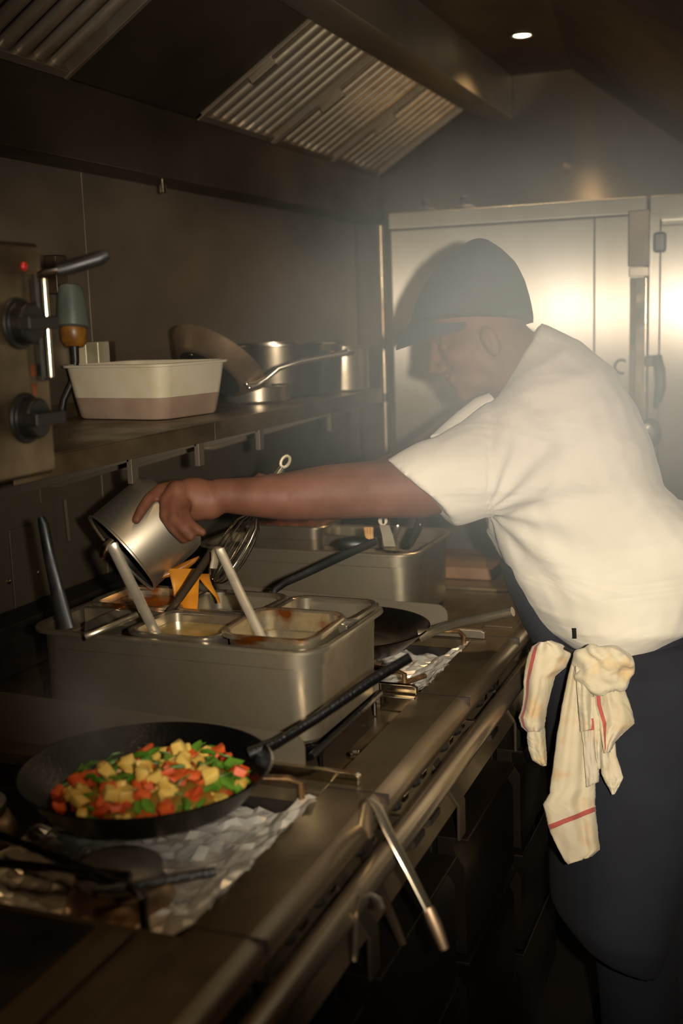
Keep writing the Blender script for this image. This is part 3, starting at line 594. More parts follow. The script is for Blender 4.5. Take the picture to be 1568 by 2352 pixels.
# ------------------------------------------------------------------ pans on the burners
def skillet(name, label, c, R, rb, zb, zr, body, handle_pts, hr, hmat, hflat):
    t = thing(name, label, 'pan', (c[0], c[1], zb))
    MB().lathe([(rb*.96, zb), (rb, zb+.003), (R-.004, zr-.004), (R, zr), (R-.003, zr+.001), (R-.007, zr-.004), (rb-.003, zb+.008), (rb*.7, zb+.006), (.001, zb+.006)], (c[0], c[1], 0), 64).build('pan_body', body, t)
    MB().tube(handle_pts, hr, 12, flat=hflat, ref=(0, 0, 1)).build('handle', hmat, t)
    return t
SK = Vector((-.79, 1.252, 0))
skillet('skillet', 'black iron skillet full of chopped vegetables on the near burner', SK, .170, .135, .931, .975, 'iron',
        [(-.69, 1.355, .962), (-.66, 1.385, .972), (-.62, 1.43, .995), (-.56, 1.50, 1.035), (-.515, 1.548, 1.06)], [.012, .0085, .008, .009, .008], 'iron', [.007, .006, .006, .007, .006])
M['pan_dark'] = mat('seasoned_steel_pan', '#5a4a38', .22, .95, '#2c241b', (9, 9, 9), rvar=.08)
skillet('skillet', 'steel frying pan with bright tube handle on the middle burner', Vector((-.787, 1.995, 0)), .158, .112, .931, .972, 'pan_dark',
        [(-.645, 2.0, .962), (-.625, 2.003, .968), (-.60, 2.0, .980), (-.56, 1.992, .995), (-.46, 1.975, 1.026)], [.013, .009, .0085, .009, .009], 'pan_steel', [.009, .0075, .0075, .008, .008])

# chopped vegetables
def chunk(n, sx, sy, sz, jit):
    bm = bmesh.new(); bmesh.ops.create_cube(bm, size=1)
    if n: bmesh.ops.bevel(bm, geom=bm.edges[:], offset=.16, segments=1, affect='EDGES')
    for v in bm.verts: v.co = Vector((v.co.x*sx, v.co.y*sy, v.co.z*sz)) + Vector((random.uniform(-jit, jit), random.uniform(-jit, jit), random.uniform(-jit, jit)))
    return bm
def mesh_of(bm, name, m):
    me = bpy.data.meshes.new(name); bm.to_mesh(me); bm.free(); me.materials.append(M[m])
    me.polygons.foreach_set('use_smooth', [True]*len(me.polygons)); me.set_sharp_from_angle(angle=math.radians(50)); return me
def bean():
    mb = MB().tube([(-.014, 0, 0), (-.008, 0, .002), (0, .001, .003), (.009, 0, .001), (.014, -.001, -.001)], [.002, .0035, .0037, .0035, .0018], 8)
    bm = bmesh.new(); me = bpy.data.meshes.new('t'); me.from_pydata(mb.v, [], mb.f); bm.from_mesh(me); return bm
def leaf():
    bm = bmesh.new(); pts = [(-.012, 0, 0), (-.004, .006, .003), (.006, .005, .001), (.013, 0, .003), (.005, -.006, .004), (-.005, -.005, 0)]
    vs = [bm.verts.new(p) for p in pts]; vt = [bm.verts.new((p[0], p[1], p[2]+.0015)) for p in pts]
    bm.faces.new(vs[::-1]); bm.faces.new(vt)
    for i in range(6): bm.faces.new((vs[i], vs[(i+1) % 6], vt[(i+1) % 6], vt[i]))
    return bm
protos = {'potato_chunk': [mesh_of(chunk(1, random.uniform(.014, .022), random.uniform(.013, .019), random.uniform(.010, .015), .0020), 'potato_chunk', 'potato') for _ in range(8)],
          'carrot_piece': [mesh_of(chunk(1, random.uniform(.015, .022), random.uniform(.012, .017), random.uniform(.007, .011), .0028), 'carrot_piece', 'carrot') for _ in range(7)],
          'green_bean_piece': [mesh_of(bean(), 'green_bean_piece', 'green'), mesh_of(leaf(), 'green_bean_piece', 'green_leaf'), mesh_of(leaf(), 'green_bean_piece', 'green_leaf')]}
info = {'potato_chunk': ('yellow potato chunk', 'potato', 'potato chunks in the skillet'), 'carrot_piece': ('orange carrot piece', 'carrot', 'carrot pieces in the skillet'),
        'green_bean_piece': ('chopped green piece', 'greens', 'chopped greens in the skillet')}
HC = SK + Vector((.017, -.010, 0))
bed = MB().lathe([(.106, .940), (.104, .950), (.085, .962), (.05, .970), (.001, .972)], (HC.x+.004, HC.y-.004, 0), 40, True, True)
for v in bed.v:
    q = (v.x - SK.x)*-.55 + (v.y - SK.y)*.5
    if q > .045: k = .045/q; v.x = SK.x + (v.x-SK.x)*k; v.y = SK.y + (v.y-SK.y)*k; v.z = .940
    v.z += .003*mnoise.noise(v*60)
bd = bed.build('vegetable_hash', 'hash', origin=(SK.x, SK.y, .938)); tag(bd, 'greenish layer of finely chopped vegetables under the pieces in the black skillet', 'vegetables', kind='stuff')
for layer, (r0, rad, z, cnt) in enumerate(((.085, .128, .952, 62), (.045, .114, .966, 62), (.0, .088, .976, 50), (.0, .055, .985, 16))):
    tries = 0; here = []
    while len(here) < cnt and tries < 6000:
        tries += 1
        a, r = random.uniform(0, 2*math.pi), math.sqrt(r0*r0 + (rad*rad-r0*r0)*random.random())
        x, y = HC.x + r*math.cos(a), HC.y + r*math.sin(a)
        if (x - SK.x)*-.55 + (y - SK.y)*.5 > .050 - .010*layer: continue          # the heap leaves the wall side of the pan bare
        if (Vector((x, y)) - Vector((SK.x, SK.y))).length > .134: continue
        if any((x-b[0])**2 + (y-b[1])**2 < .0130**2 for b in here): continue
        here.append((x, y))
    for x, y in here:
        kind = random.choices(['potato_chunk', 'carrot_piece', 'green_bean_piece'], [.33, .28, .55])[0]
        o = bpy.data.objects.new(kind, random.choice(protos[kind])); COL.objects.link(o)
        o.location = (x, y, z + random.uniform(-.002, .003)); o.rotation_euler = (random.uniform(-.6, .6), random.uniform(-.6, .6), random.uniform(0, 6.28))
        sc_ = random.uniform(.85, 1.25); o.scale = (sc_, sc_, sc_)
        dx, dy = x - SK.x, y - SK.y
        hour = round(((math.atan2(.293, .275) - math.atan2(dy, dx)) % (2*math.pi)) / (math.pi/6)) % 12
        side = ('twelve', 'one', 'two', 'three', 'four', 'five', 'six', 'seven', 'eight', 'nine', 'ten', 'eleven')[hour] + " o'clock counted from the handle"
        lev = ('low at the heap rim', 'on the heap slope', 'high on the heap', 'topmost on the heap')[layer]
        base, cat_, grp = info[kind]
        tag(o, '%s%s %s, %s' % ('small ' if sc_ < .95 else 'large ' if sc_ > 1.14 else '', base, lev, side), cat_, grp)

# ------------------------------------------------------------------ tongs hung on the rail
tg = thing('hanging_tongs', 'sprung steel tongs hung over the front rail of the range', 'tongs', at(860, 1840, 1.50))
MB().tube([at(838, 1925, 1.52), at(841, 1885, 1.512), at(848, 1850, 1.505), at(856, 1838, 1.50), at(866, 1850, 1.49), at(890, 1905, 1.47), at(940, 2000, 1.455), at(985, 2090, 1.445)], [.010, .010, .010, .010, .0095, .0085, .0075, .007], 12, flat=.0025, ref=RIGHT).build('tong_arm', 'pan_steel', tg)
MB().tube([at(983, 2086, 1.445), at(1000, 2125, 1.44), at(1021, 2180, 1.437)], [.0072, .008, .006], 12, flat=.004, ref=RIGHT).build('tong_tip', 'copperish', tg)
MB().tube([at(838, 1925, 1.52), at(850, 2000, 1.545), at(905, 2120, 1.56), at(925, 2170, 1.56)], [.010, .009, .007, .006], 12, flat=.0025, ref=RIGHT).build('tong_arm', 'drawer', tg)
t = thing('hanging_hook', 'bent steel scraper hung from the rail under the tongs', 'scraper', at(840, 2060, 1.38))
MB().tube([at(815, 2205, 1.37), at(817, 2130, 1.372), at(820, 2085, 1.373), at(828, 2062, 1.375), at(850, 2056, 1.378), at(868, 2066, 1.38), at(874, 2085, 1.38)], .0035, 8, flat=.006, ref=RIGHT).build('hook_wire', 'pan_steel', t)

# ------------------------------------------------------------------ the cook
def remesh(mb, name, material, parent, voxel, smooth=6, fac=.5):
    me = bpy.data.meshes.new('tmp'); o0 = parent_origin(parent) if parent else Vector()
    me.from_pydata([v - o0 for v in mb.v], [], mb.f)
    bm = bmesh.new(); bm.from_mesh(me); bmesh.ops.recalc_face_normals(bm, faces=bm.faces); bm.to_mesh(me); bm.free()
    o = bpy.data.objects.new('tmp', me); COL.objects.link(o)
    r = o.modifiers.new('r', 'REMESH'); r.mode = 'VOXEL'; r.voxel_size = voxel
    if smooth: s = o.modifiers.new('s', 'SMOOTH'); s.iterations = smooth; s.factor = fac
    dg = bpy.context.evaluated_depsgraph_get(); new = bpy.data.meshes.new_from_object(o.evaluated_get(dg))
    bpy.data.objects.remove(o); bpy.data.meshes.remove(me)
    new.name = name; new.materials.clear(); new.materials.append(M[material])
    new.polygons.foreach_set('use_smooth', [True]*len(new.polygons))
    n = bpy.data.objects.new(name, new); COL.objects.link(n)
    if parent: n.parent = parent
    return n
def sec(ax, ay, bx, by, dc, hd, n=28, sq=2.4):
    """body cross-section: front outline point a, back outline point b (photo px), centre depth, half thickness"""
    A, B = at(ax, ay, dc), at(bx, by, dc); c = (A+B)/2; u = (A-B)/2; r = []
    for k in range(n):
        a = 2*math.pi*k/n; ca, sa = math.cos(a), math.sin(a)
        e = (abs(ca)**sq + abs(sa)**sq) ** (-1/sq)
        r.append(c + u*(ca*e) + FWD*(hd*sa*e))
    return r
def limb(mb, chain, n=20, flat=1.0):
    """chain of (px, py, depth, radius in px at that depth)"""
    pts = [at(x, y, d) for x, y, d, r in chain]; rs = [r*d/FPX for x, y, d, r in chain]
    mb.tube(pts, rs, n); mb.ellipsoid(pts[0], [RIGHT*rs[0], UPV*rs[0], FWD*rs[0]]); mb.ellipsoid(pts[-1], [RIGHT*rs[-1], UPV*rs[-1], FWD*rs[-1]]); return mb
def finger(mb, chain, n=12):
    pts = [at(x, y, d) for x, y, d, r in chain]; rs = [r for x, y, d, r in chain]
    mb.tube(pts, rs, n)
    for p, r in zip(pts, rs): mb.ellipsoid(p, [RIGHT*r*1.02, UPV*r*1.02, FWD*r*1.02], 12, 8)
    return mb

ck = None
body = MB()
# torso core and legs inside the clothes
TORSO = [((1302,1484),(1452,1502),2.25,.135), ((1252,1446),(1580,1440),2.25,.17), ((1196,1372),(1640,1340),2.25,.18), ((1150,1288),(1650,1240),2.25,.19), ((1118,1200),(1562,1168),2.25,.20),
         ((1085,1120),(1510,1120),2.25,.205), ((1050,1050),(1483,1035),2.25,.21), ((1050,1000),(1445,935),2.25,.205), ((1085,950),(1398,858),2.25,.185), ((1122,922),(1322,788),2.25,.14), ((1142,908),(1240,744),2.25,.082)]
def scaled(T, k): return [(((a[0]-b[0])*k/2 + (a[0]+b[0])/2, (a[1]-b[1])*k/2 + (a[1]+b[1])/2), ((b[0]-a[0])*k/2 + (a[0]+b[0])/2, (b[1]-a[1])*k/2 + (a[1]+b[1])/2), d, h*k) for a, b, d, h in T]
body.loft([sec(*a, *b, d, h) for a, b, d, h in scaled(TORSO, .74)])
hipL, hipR = Vector((-.25, 2.19, .86)), Vector((-.24, 2.30, .86))
kneeL, kneeR = Vector((-.27, 2.14, .48)), Vector((-.24, 2.34, .48))
ankL, ankR = Vector((-.24, 2.13, .09)), Vector((-.21, 2.38, .09))
for h, k, a in ((hipL, kneeL, ankL), (hipR, kneeR, ankR)):
    body.tube([h + Vector((0, 0, .08)), h, (h+k)/2, k, (k*.6+a*.4), a], [.05, .07, .07, .056, .052, .036], 16)
    body.tube([a + Vector((.03, 0, -.05)), a + Vector((-.05, 0, -.06)), a + Vector((-.14, 0, -.065))], [.03, .034, .022], 12)
# neck and head
limb(body, [(1235,880,2.25,86), (1185,845,2.25,84), (1140,800,2.25,84)])
HD = 2.25; f2 = Vector((-.90, .436)); u2 = Vector((-.436, -.90))
def hp(f, u, s):         # head frame: f forward, u up, s toward the far side (metres) from the skull centre
    k = FPX/HD; return at(1100 + (f2.x*f + u2.x*u)*k, 742 + (f2.y*f + u2.y*u)*k, HD + s)
hF, hU, hS = (hp(1,0,0)-hp(0,0,0)), (hp(0,1,0)-hp(0,0,0)), FWD
E_ = lambda f, u, s, a, b, c: body.ellipsoid(hp(f, u, s), [hF*a, hU*b, hS*c])
E_(-.005, .02, 0, .097, .088, .077)           # cranium
E_(.035, -.045, 0, .066, .075, .064)          # face block
E_(.058, -.092, 0, .042, .036, .046)          # jaw and chin
E_(.084, -.112, 0, .018, .016, .022)          # chin point
E_(.078, .012, 0, .022, .018, .05)            # brow ridge
for s in (-1, 1):
    E_(.066, -.038, s*.038, .026, .024, .022) # cheekbones
    E_(.082, -.01, s*.032, .012, .009, .014)  # eyelids
    E_(.104, -.05, s*.013, .012, .010, .009)  # nostrils
    E_(-.004, -.040, s*.078, .017, .030, .010); E_(.002, -.036, s*.086, .007, .018, .006); E_(-.004, -.064, s*.079, .010, .011, .008); E_(-.016, -.038, s*.084, .005, .024, .008)   # ear
    E_(.0, -.06, s*.052, .04, .05, .012)      # jaw side
body.tube([hp(.094, .005, 0), hp(.110, -.03, 0), hp(.121, -.046, 0), hp(.110, -.056, 0), hp(.095, -.058, 0)], [.010, .012, .014, .011, .007], 12)
E_(.097, -.076, 0, .012, .007, .024); E_(.094, -.088, 0, .011, .0075, .022)          # lips
# left arm (towards the camera), hand closed over the saucepan
limb(body, [(1290,985,2.16,95), (1130,1062,2.13,82), (955,1122,2.10,71), (850,1124,2.09,66), (750,1131,2.08,64), (650,1141,2.07,55), (570,1141,2.06,45), (505,1137,2.05,39)])
hand = body
hand.ellipsoid(at(445, 1147, 2.045), [RIGHT*.052, UPV*.040, FWD*.030])
hand.ellipsoid(at(408, 1135, 2.03), [RIGHT*.022, UPV*.026, FWD*.032])
hand.ellipsoid(at(478, 1152, 2.05), [RIGHT*.036, UPV*.034, FWD*.030])
finger(hand, [(400,1118,2.055,.013), (368,1124,2.035,.0118), (343,1146,2.005,.0108), (326,1171,1.985,.010), (313,1194,1.975,.0084)])
finger(hand, [(400,1122,2.03,.0125), (380,1150,2.005,.0115), (379,1186,1.985,.0105), (400,1215,1.976,.0098), (424,1240,1.975,.0082)])
finger(hand, [(408,1135,2.015,.0125), (396,1165,1.99,.0112), (400,1192,1.972,.0105), (420,1213,1.963,.0095), (438,1234,1.962,.008)])
finger(hand, [(425,1160,2.01,.012), (424,1182,1.985,.0105), (436,1203,1.965,.0098), (452,1215,1.957,.0088), (466,1223,1.955,.0075)])
finger(hand, [(470,1160,2.075,.015), (440,1178,2.098,.013), (412,1192,2.112,.0115), (390,1208,2.118,.009)])
# right arm behind, hand on the whisk
limb(body, [(1170,960,2.40,80), (1060,1010,2.39,66), (955,1078,2.36,58), (850,1120,2.30,54), (740,1128,2.24,42), (680,1126,2.21,36)])
body.ellipsoid(at(640, 1128, 2.19), [RIGHT*.045, UPV*.036, FWD*.026])
for k, (dx, dy) in enumerate(((-18, -12), (-8, 4), (2, 20), (12, 36))):
    finger(body, [(630+dx, 1112+dy*.8, 2.20, .011), (606+dx*.6, 1108+dy*.9, 2.185, .0105), (596+dx*.6, 1120+dy*.9, 2.165, .0098), (612+dx*.6, 1130+dy*.9, 2.155, .0085)])
finger(body, [(650,1112,2.17,.013), (625,1100,2.155,.012), (608,1112,2.15,.0095)])
ck = remesh(body, 'person', 'skin', None, .0042, 5)
tag(ck, 'cook in cream shirt, black cap and navy apron leaning over the range, tipping a saucepan', 'person')

# cap
def csec(y, xl, xr, hd): return sec(xl, y, xr, y, HD, hd, 32, 2.1)
capm = MB().loft([csec(742, 944, 1226, .100), csec(720, 946, 1222, .104), csec(690, 955, 1216, .105), csec(650, 976, 1204, .101), csec(610, 1002, 1184, .088), csec(578, 1038, 1152, .064), csec(558, 1072, 1124, .038), csec(549, 1090, 1108, .012)])
cap = remesh(capm, 'cap', 'cap', ck, .006, 6)
mb = MB(); inner = []; outer = []
for k in range(17):
    th = math.radians(-84 + 168*k/16); c = math.cos(th); s = math.sin(th)
    inner.append(at(1085 - 142*c, 742 - 4*c, HD + .100*s)); outer.append(at(1085 - 174*c - 2, 748 + 50*c**1.2 if c > 0 else 748, HD + .092*s))
mid = [(a+b)/2 + UPV*.006 for a, b in zip(inner, outer)]
dn = UPV*-.006
mb.loft([inner, mid, outer, [p+dn for p in outer], [p+dn for p in mid], [p+dn for p in inner], inner], False, False, closed=False)
mb.add([inner[0], mid[0], outer[0], outer[0]+dn, mid[0]+dn, inner[0]+dn], [(0,1,2,3,4,5)]); mb.add([inner[-1], mid[-1], outer[-1], outer[-1]+dn, mid[-1]+dn, inner[-1]+dn], [(5,4,3,2,1,0)])
mb.build('cap_brim', 'cap', cap)

# shirt
sm = MB().loft([sec(*a, *b, d, h) for a, b, d, h in TORSO])
def sl(ax, ay, bx, by, d, h): return sec(ax, ay, bx, by, d, h, 28, 2.0)
sm.loft([sl(1230,850,1390,1120,2.17,.11), sl(1150,905,1300,1150,2.14,.112), sl(1075,955,1215,1172,2.125,.108), sl(1000,1003,1125,1190,2.11,.100), sl(940,1022,1082,1202,2.105,.092), sl(884,1055,1046,1207,2.10,.084)])
sm.loft([sl(1200,870,1330,1080,2.38,.10), sl(1090,960,1190,1120,2.40,.09), sl(1035,1005,1110,1120,2.40,.08)])
sm.ellipsoid(at(1545, 1235, 2.25), [RIGHT*.06, UPV*.075, FWD*.12])
shirt = remesh(sm, 'shirt', 'shirt', ck, .0065, 5)
# soft creases: long folds running from the armpit and around the waist
for v in shirt.data.vertices:
    p = v.co; n = v.normal
    q = ROT.transposed() @ (p - EYE); px = CX + FPX*q.x/-q.z; py = CY - FPX*q.y/-q.z
    ax, ay = px - 1120, py - 1180                       # armpit
    r = math.hypot(ax, ay); an = math.atan2(ay, ax)
    h = 0.0
    if ax > 0: h += .0042*math.sin(an*13 + .8*mnoise.noise(p*6)) * math.exp(-((r-170)/190)**2)
    h += .0030*math.sin((py - .35*px)/26 + 2.5*mnoise.noise(p*5)) * math.exp(-((px-1060)/130)**2) * (1 if py < 1215 else 0)
    h += .0045*mnoise.noise(Vector((p.x*5, p.y*5, p.z*14))) + .002*mnoise.noise(p*28)
    v.co = p + n*h
shirt.data.update()
MB().tube([at(1006, 1003, 2.13), at(1030, 985, 2.15), at(1062, 957, 2.17), at(1100, 926, 2.18), at(1128, 912, 2.18)], [.006, .011, .012, .011, .007], 10, flat=.02, ref=UPV).build('placket', 'shirt', shirt)
bv = BVHTree.FromObject(shirt, bpy.context.evaluated_depsgraph_get())
def on_shirt(px, py, lift=.002):
    d = (at(px, py, 1) - EYE).normalized(); hit = bv.ray_cast(EYE, d); return (hit[0] - d*lift) if hit[0] else at(px, py, 2.1)
q_ = [on_shirt(x, y, .0035) for x, y in ((1313, 1443), (1323, 1443), (1324, 1467), (1314, 1467))]
MB().prism(q_, FWD*.0045).build('shirt_tag', 'black', shirt)

# apron: bib in front, skirt below, waist string
am = MB().loft([sec(1146,1285,1250,1285,2.25,.10), sec(1164,1345,1260,1345,2.25,.07), sec(1196,1425,1280,1430,2.25,.05), sec(1226,1482,1330,1496,2.25,.06)])
am.loft([sec(1226,1484,1652,1462,2.25,.135), sec(1236,1540,1668,1530,2.25,.185), sec(1252,1640,1662,1640,2.25,.195), sec(1260,1800,1620,1800,2.25,.20), sec(1266,1950,1570,1960,2.25,.20), sec(1270,2085,1520,2130,2.25,.195), sec(1300,2130,1490,2200,2.25,.17)])
apron = remesh(am, 'apron', 'navy', ck, .009, 8)
for v in apron.data.vertices:
    p = v.co; v.co = p + v.normal*(.006*mnoise.noise(Vector((p.x*9, p.y*9, p.z*1.5))))
tm = MB()
for h, k, a in ((hipL, kneeL, ankL), (hipR, kneeR, ankR)):
    tm.tube([h + Vector((0, 0, .10)), h, (h+k)/2, k, (k*.5+a*.5), a + Vector((0, 0, -.02))], [.075, .10, .10, .088, .08, .075], 20)
remesh(tm, 'trousers', 'navy', ck, .010, 5)
for a in (ankL, ankR):
    MB().loft([[a + Vector((-.02 + sx*lx, ly*wy, z)) for lx, ly in [(math.cos(2*math.pi*k/24), math.sin(2*math.pi*k/24)) for k in range(24)]] for sx, wy, z in ((.15, .052, -.089), (.152, .054, -.07), (.145, .05, -.045), (.09, .045, .0), (.05, .042, .03))]).build('shoe', 'shoe', ck)
apron_string = MB().tube([at(1296, 1489, 2.10), at(1312, 1496, 2.085), at(1330, 1497, 2.08)], .003, 8).build('apron_string', 'black', ck)

# ------------------------------------------------------------------ towel tied at the hip
tw = thing('kitchen_towel', 'stained cream tea towel with red stripes knotted at the apron waist', 'towel', at(1350, 1540, 2.05))
def cloth(name, rows, d, material, folds=3, amp=.006, n=26, seed=0, dcurve=0.0):
    """hanging cloth: rows of (left px, left py, right px, right py), open sheet with thickness and pleats"""
    mb = MB(); rr_ = []
    m = len(rows); fine = []
    for i in range(m - 1):
        st = 5
        for k in range(st): t_ = k/st; fine.append([a*(1-t_)+b*t_ for a, b in zip(rows[i], rows[i+1])])
    fine.append(list(rows[-1])); uvs = []
    for j, (lx, ly, rx, ry) in enumerate(fine):
        v = j/(len(fine)-1)
        for i in range(n+1):
            u = i/n; px, py = lx+(rx-lx)*u, ly+(ry-ly)*u
            dz = amp*1.3*mnoise.noise(Vector((u*folds*2.2 + .6*v, v*1.6, seed))) + .3*amp*math.sin(u*folds*5 + seed + v*2) + dcurve*(2*u-1)**2 + .003*mnoise.noise(Vector((u*5, v*9, seed)))
            edge = .0012*mnoise.noise(Vector((v*30, u*3, seed)))*FPX/d
            mb.v.append(at(px + (edge if i in (0, n) else 0), py, d + dz)); uvs.append((u, v))
    W_ = n + 1
    for j in range(len(fine)-1):
        for i in range(n): mb.f.append((j*W_+i, j*W_+i+1, (j+1)*W_+i+1, (j+1)*W_+i))
    o = mb.build(name, material, tw, smooth=80)
    ul = o.data.uv_layers.new(name='UVMap')
    for lp in o.data.loops: ul.data[lp.index].uv = uvs[lp.vertex_index]
    s = o.modifiers.new('solid', 'SOLIDIFY'); s.thickness = .003; s.offset = 0
    return o
cloth('long_tail', [(1318,1506,1342,1506), (1306,1550,1356,1550), (1291,1620,1362,1615), (1278,1700,1364,1690), (1266,1790,1365,1775), (1262,1822,1366,1805), (1248,1848,1366,1825), (1254,1875,1365,1842), (1259,1894,1366,1852), (1262,1905,1367,1863), (1272,1930,1371,1895), (1284,1954,1374,1925), (1294,1972,1378,1950), (1304,1985,1356,1968)], 2.035, 'towel', 2.0, .008, seed=1, dcurve=.012)
cloth('inner_fold', [(1334,1600,1370,1600), (1335,1676,1372,1672), (1340,1720,1371,1712), (1345,1780,1374,1768), (1347,1808,1374,1795)], 2.024, 'towel_c', 1.5, .006, n=18, seed=5, dcurve=.006)
cloth('narrow_fold', [(1358,1600,1380,1600), (1362,1660,1384,1665), (1367,1720,1380,1720), (1372,1766,1379,1766)], 2.022, 'towel_k', 1, .005, n=14, seed=8, dcurve=.004)
cloth('pointed_tail', [(1374,1600,1414,1600), (1377,1690,1411,1690), (1378,1740,1414,1735), (1381,1776,1425,1768), (1390,1796,1430,1786), (1400,1812,1421,1805), (1406,1825,1410,1823)], 2.028, 'towel_k', 1.4, .006, n=18, seed=3, dcurve=.01)
cloth('yellowed_flap', [(1322,1530,1358,1550), (1325,1580,1362,1580), (1329,1630,1361,1628), (1332,1662,1360,1656), (1334,1681,1359,1673)], 2.012, 'towel_k', 1.2, .006, n=18, seed=6, dcurve=.012)
cloth('broad_flap', [(1362,1580,1430,1574), (1364,1620,1446,1618), (1376,1662,1457,1661), (1380,1684,1430,1684), (1384,1706,1412,1703), (1388,1730,1399,1727)], 2.014, 'towel_b', 1.5, .008, n=22, seed=9, dcurve=.012)
cloth('side_tail_end', [(1212,1662,1250,1660), (1210,1695,1252,1692), (1214,1722,1254,1720), (1222,1745,1255,1742), (1240,1756,1254,1755), (1248,1759,1253,1758)], 2.10, 'towel_k', 1.2, .006, n=16, seed=12, dcurve=.015)
cloth('side_tail', [(1238,1476,1264,1472), (1222,1486,1292,1482), (1211,1508,1311,1502), (1205,1540,1299,1532), (1203,1565,1275,1552), (1203,1600,1264,1590), (1198,1630,1256,1625), (1191,1648,1252,1650), (1197,1668,1250,1668), (1210,1680,1242,1680)], 2.085, 'towel_b', 1.3, .010, seed=4, dcurve=.028)
km = MB()
km.ellipsoid(at(1385, 1540, 2.025), [RIGHT*.050 + UPV*.006, UPV*.040, FWD*.036], 28, 18)
km.ellipsoid(at(1350, 1515, 2.035), [RIGHT*.03, UPV*.02, FWD*.026])
km.tube([at(1330, 1502, 2.03), at(1365, 1500, 2.01), at(1410, 1506, 2.0), at(1436, 1520, 2.005), at(1440, 1545, 2.01), at(1420, 1570, 2.01), at(1385, 1582, 2.005), at(1350, 1570, 2.01), at(1325, 1545, 2.02)], [.012, .016, .016, .014, .014, .014, .014, .013, .010], 14)
km.tube([at(1390, 1520, 1.99), at(1415, 1530, 1.985), at(1438, 1516, 1.985), at(1452, 1530, 1.99)], [.008, .013, .012, .006], 12, flat=[.006, .007, .006, .004])
kn = remesh(km, 'knot', 'towel_k', tw, .004, 4)
for v in kn.data.vertices:
    p = v.co; v.co = p + v.normal*(.0035*math.sin(p.z*120 + p.x*160 + 3*mnoise.noise(p*20)) + .003*mnoise.noise(p*40))

# ------------------------------------------------------------------ saucepan being tipped, poured sauce, whisk
axs = (-RIGHT*.62 - UPV*.57 - FWD*.26).normalized()        # opening faces down-left
B0 = at(396, 1170, 2.095)
sp = thing('saucepan', 'steel saucepan tipped upside down by the cook over the sauce inserts', 'pan', B0)
qm = Matrix.Translation(B0) @ Vector((0, 0, 1)).rotation_difference(axs).to_matrix().to_4x4()
MB().lathe([(.001, 0), (.076, 0), (.082, .006), (.0845, .02), (.0855, .118), (.0885, .120), (.0885, .123), (.0835, .122), (.083, .119), (.0825, .02), (.078, .010), (.001, .008)], (0, 0, 0), 56).xf(qm).build('pan_wall', 'saucepan_steel', sp)
MB().lathe([(.0815, .1185), (.0808, .02), (.076, .0115), (.001, .0105), (.001, .0095), (.0785, .0105), (.0822, .0195), (.0828, .1185)], (0, 0, 0), 48, False, False).xf(qm).build('dark_inside', 'soot', sp)  # inner wall and floor of the pan in a dark tone
MB().tube([at(258, 1240, 2.045), at(246, 1252, 2.04), at(239, 1268, 2.035), at(233, 1284, 2.035)], [.006, .008, .009, .006], 10, flat=.005, ref=RIGHT).build('handle', 'rail', sp)
MB().tube([at(366, 1326, 2.045), at(392, 1316, 2.05), at(425, 1300, 2.058), at(458, 1280, 2.066)], [.003, .0075, .0075, .003], 12, flat=[.003, .007, .007, .003], ref=UPV).build('stream_reflection', 'dark_amber', sp)  # amber strip stands in for the stream mirrored in the steel wall
ps = thing('poured_sauce', 'yellow orange sauce pouring from the saucepan into the rear insert', 'sauce', at(425, 1370, 2.05))
def sheet(rows, d0, d1, name):
    rings = []
    for j, (xl, xr, y) in enumerate(rows):
        d = d0 + (d1-d0)*j/(len(rows)-1); a, b = at(xl, y, d), at(xr, y, d); c = (a+b)/2; u = (b-a)/2
        rings.append([c + u*math.cos(2*math.pi*k/14) + FWD*(.006*math.sin(2*math.pi*k/14)) for k in range(14)])
    MB().loft(rings).build(name, 'yellow_sauce', ps)
sheet([(385, 462, 1306), (390, 460, 1320), (393, 457, 1335), (397, 456, 1352), (400, 455, 1378), (402, 453, 1400)], 2.05, 1.99, 'main_stream')
sheet([(452, 480, 1318), (458, 482, 1330), (470, 488, 1345), (484, 496, 1360), (494, 503, 1372), (500, 506, 1385)], 2.07, 2.0, 'side_stream')
wk = thing('balloon_whisk', 'steel balloon whisk with ring-ended handle held behind the arm', 'whisk', at(575, 1190, 2.16))
H0, H1 = at(590, 1172, 2.165), at(648, 1075, 2.18); tip = at(492, 1336, 2.13); ax_ = (tip - H0)
for k in range(7):
    an = math.pi*k/7; side = (ax_.cross(FWD).normalized()*math.cos(an) + FWD*math.sin(an)); pts = []
    for j in range(25):
        s = j/24*2 - 1; L_ = 1 - abs(s)**2.6; wd = .034*math.copysign(abs(s)*(1-abs(s)**3)**.5*1.55, s) if abs(s) < 1 else 0
        pts.append(H0 + ax_*L_ + side*wd)
    MB().tube(pts, .0009, 6).build('wire', 'bright', wk)
MB().tube([H0, H0.lerp(H1, .2), H0.lerp(H1, .8), H1], [.008, .010, .010, .007], 12).build('handle', 'pan_steel', wk)
rc = at(655, 1060, 2.183); dirr = (H1-H0).normalized(); sd = dirr.cross(FWD).normalized()
MB().tube([rc + dirr*(.012*math.cos(a)) + sd*(.0075*math.sin(a)) for a in [2*math.pi*k/16 for k in range(17)]], .0032, 8).build('hanging_ring', 'white_plate', wk)

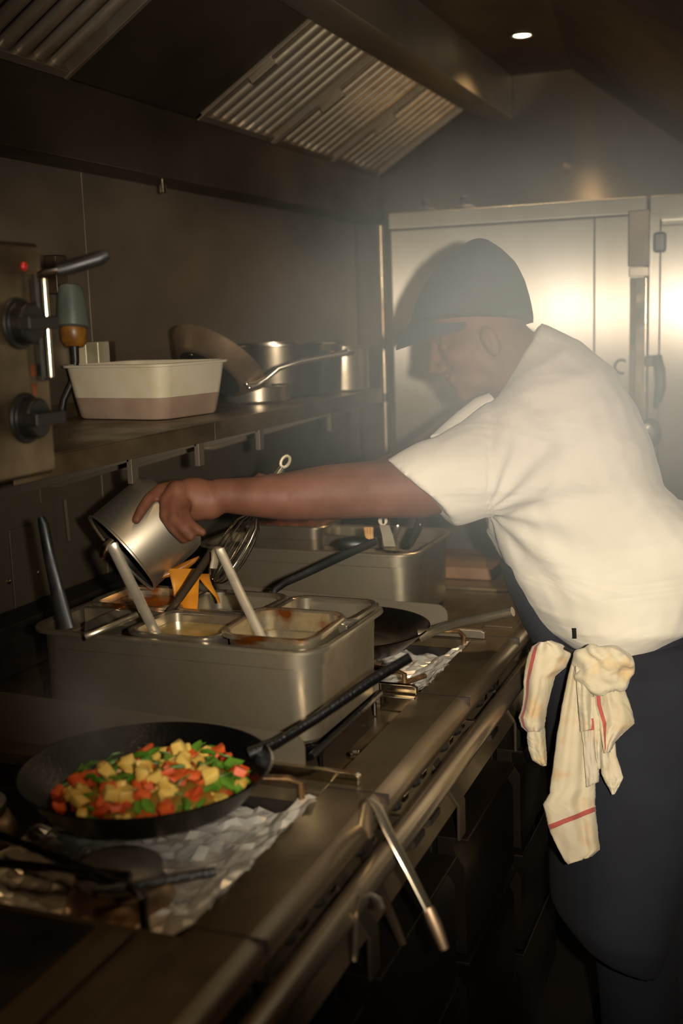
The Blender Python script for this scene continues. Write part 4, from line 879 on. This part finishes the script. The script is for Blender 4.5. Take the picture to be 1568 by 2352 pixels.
# ------------------------------------------------------------------ steam and haze
def vol(name, label, bm_mb, center, radii, dens, color, nscale, power=1.6, aniso=.0):
    m = bpy.data.materials.new(name); m.use_nodes = True; nt = m.node_tree; N = nt.nodes; L = nt.links
    N.remove(N['Principled BSDF']); out = N['Material Output']
    vs = N.new('ShaderNodeVolumeScatter'); vs.inputs['Color'].default_value = color; vs.inputs['Anisotropy'].default_value = aniso; L.new(vs.outputs[0], out.inputs['Volume'])
    g = N.new('ShaderNodeNewGeometry'); sub = N.new('ShaderNodeVectorMath'); sub.operation = 'SUBTRACT'; sub.inputs[1].default_value = center; L.new(g.outputs['Position'], sub.inputs[0])
    dv = N.new('ShaderNodeVectorMath'); dv.operation = 'DIVIDE'; dv.inputs[1].default_value = radii; L.new(sub.outputs[0], dv.inputs[0])
    ln = N.new('ShaderNodeVectorMath'); ln.operation = 'LENGTH'; L.new(dv.outputs[0], ln.inputs[0])
    mr = N.new('ShaderNodeMapRange'); mr.interpolation_type = 'SMOOTHERSTEP'; mr.inputs['From Min'].default_value = 0; mr.inputs['From Max'].default_value = 1; mr.inputs['To Min'].default_value = 1; mr.inputs['To Max'].default_value = 0; L.new(ln.outputs['Value'], mr.inputs['Value'])
    nz = N.new('ShaderNodeTexNoise'); nz.inputs['Scale'].default_value = nscale; nz.inputs['Detail'].default_value = 2; nz.inputs['Distortion'].default_value = .6; L.new(g.outputs['Position'], nz.inputs['Vector'])
    m2 = N.new('ShaderNodeMapRange'); m2.inputs['From Min'].default_value = .3; m2.inputs['From Max'].default_value = .7; m2.inputs['To Min'].default_value = .45; m2.inputs['To Max'].default_value = 1.2; L.new(nz.outputs['Fac'], m2.inputs['Value'])
    a = N.new('ShaderNodeMath'); a.operation = 'MULTIPLY'; L.new(mr.outputs[0], a.inputs[0]); L.new(m2.outputs[0], a.inputs[1])
    b = N.new('ShaderNodeMath'); b.operation = 'MULTIPLY'; b.inputs[1].default_value = dens; L.new(a.outputs[0], b.inputs[0]); L.new(b.outputs[0], vs.inputs['Density'])
    o = bm_mb.build(name, m, origin=center)
    tag(o, label, 'steam', kind='stuff'); return o
HZ = at(1290, 830, 1.62)
vol('cooking_haze', 'pale drifting cooking haze in front of the cook and the hood', MB().ellipsoid(HZ, [(.62, 0, 0), (0, .62, 0), (0, 0, .44)], 24, 16), HZ, (.62, .62, .44), 1.0, (.86, .95, .93, 1), 3.0)
ST = at(190, 1690, 1.55)
vol('skillet_steam', 'thin wisp of steam rising from the black skillet', MB().ellipsoid(ST, [(.12, 0, 0), (0, .12, 0), (0, 0, .16)], 20, 14), ST, (.12, .12, .16), 1.6, (1, .95, .88, 1), 12.0)
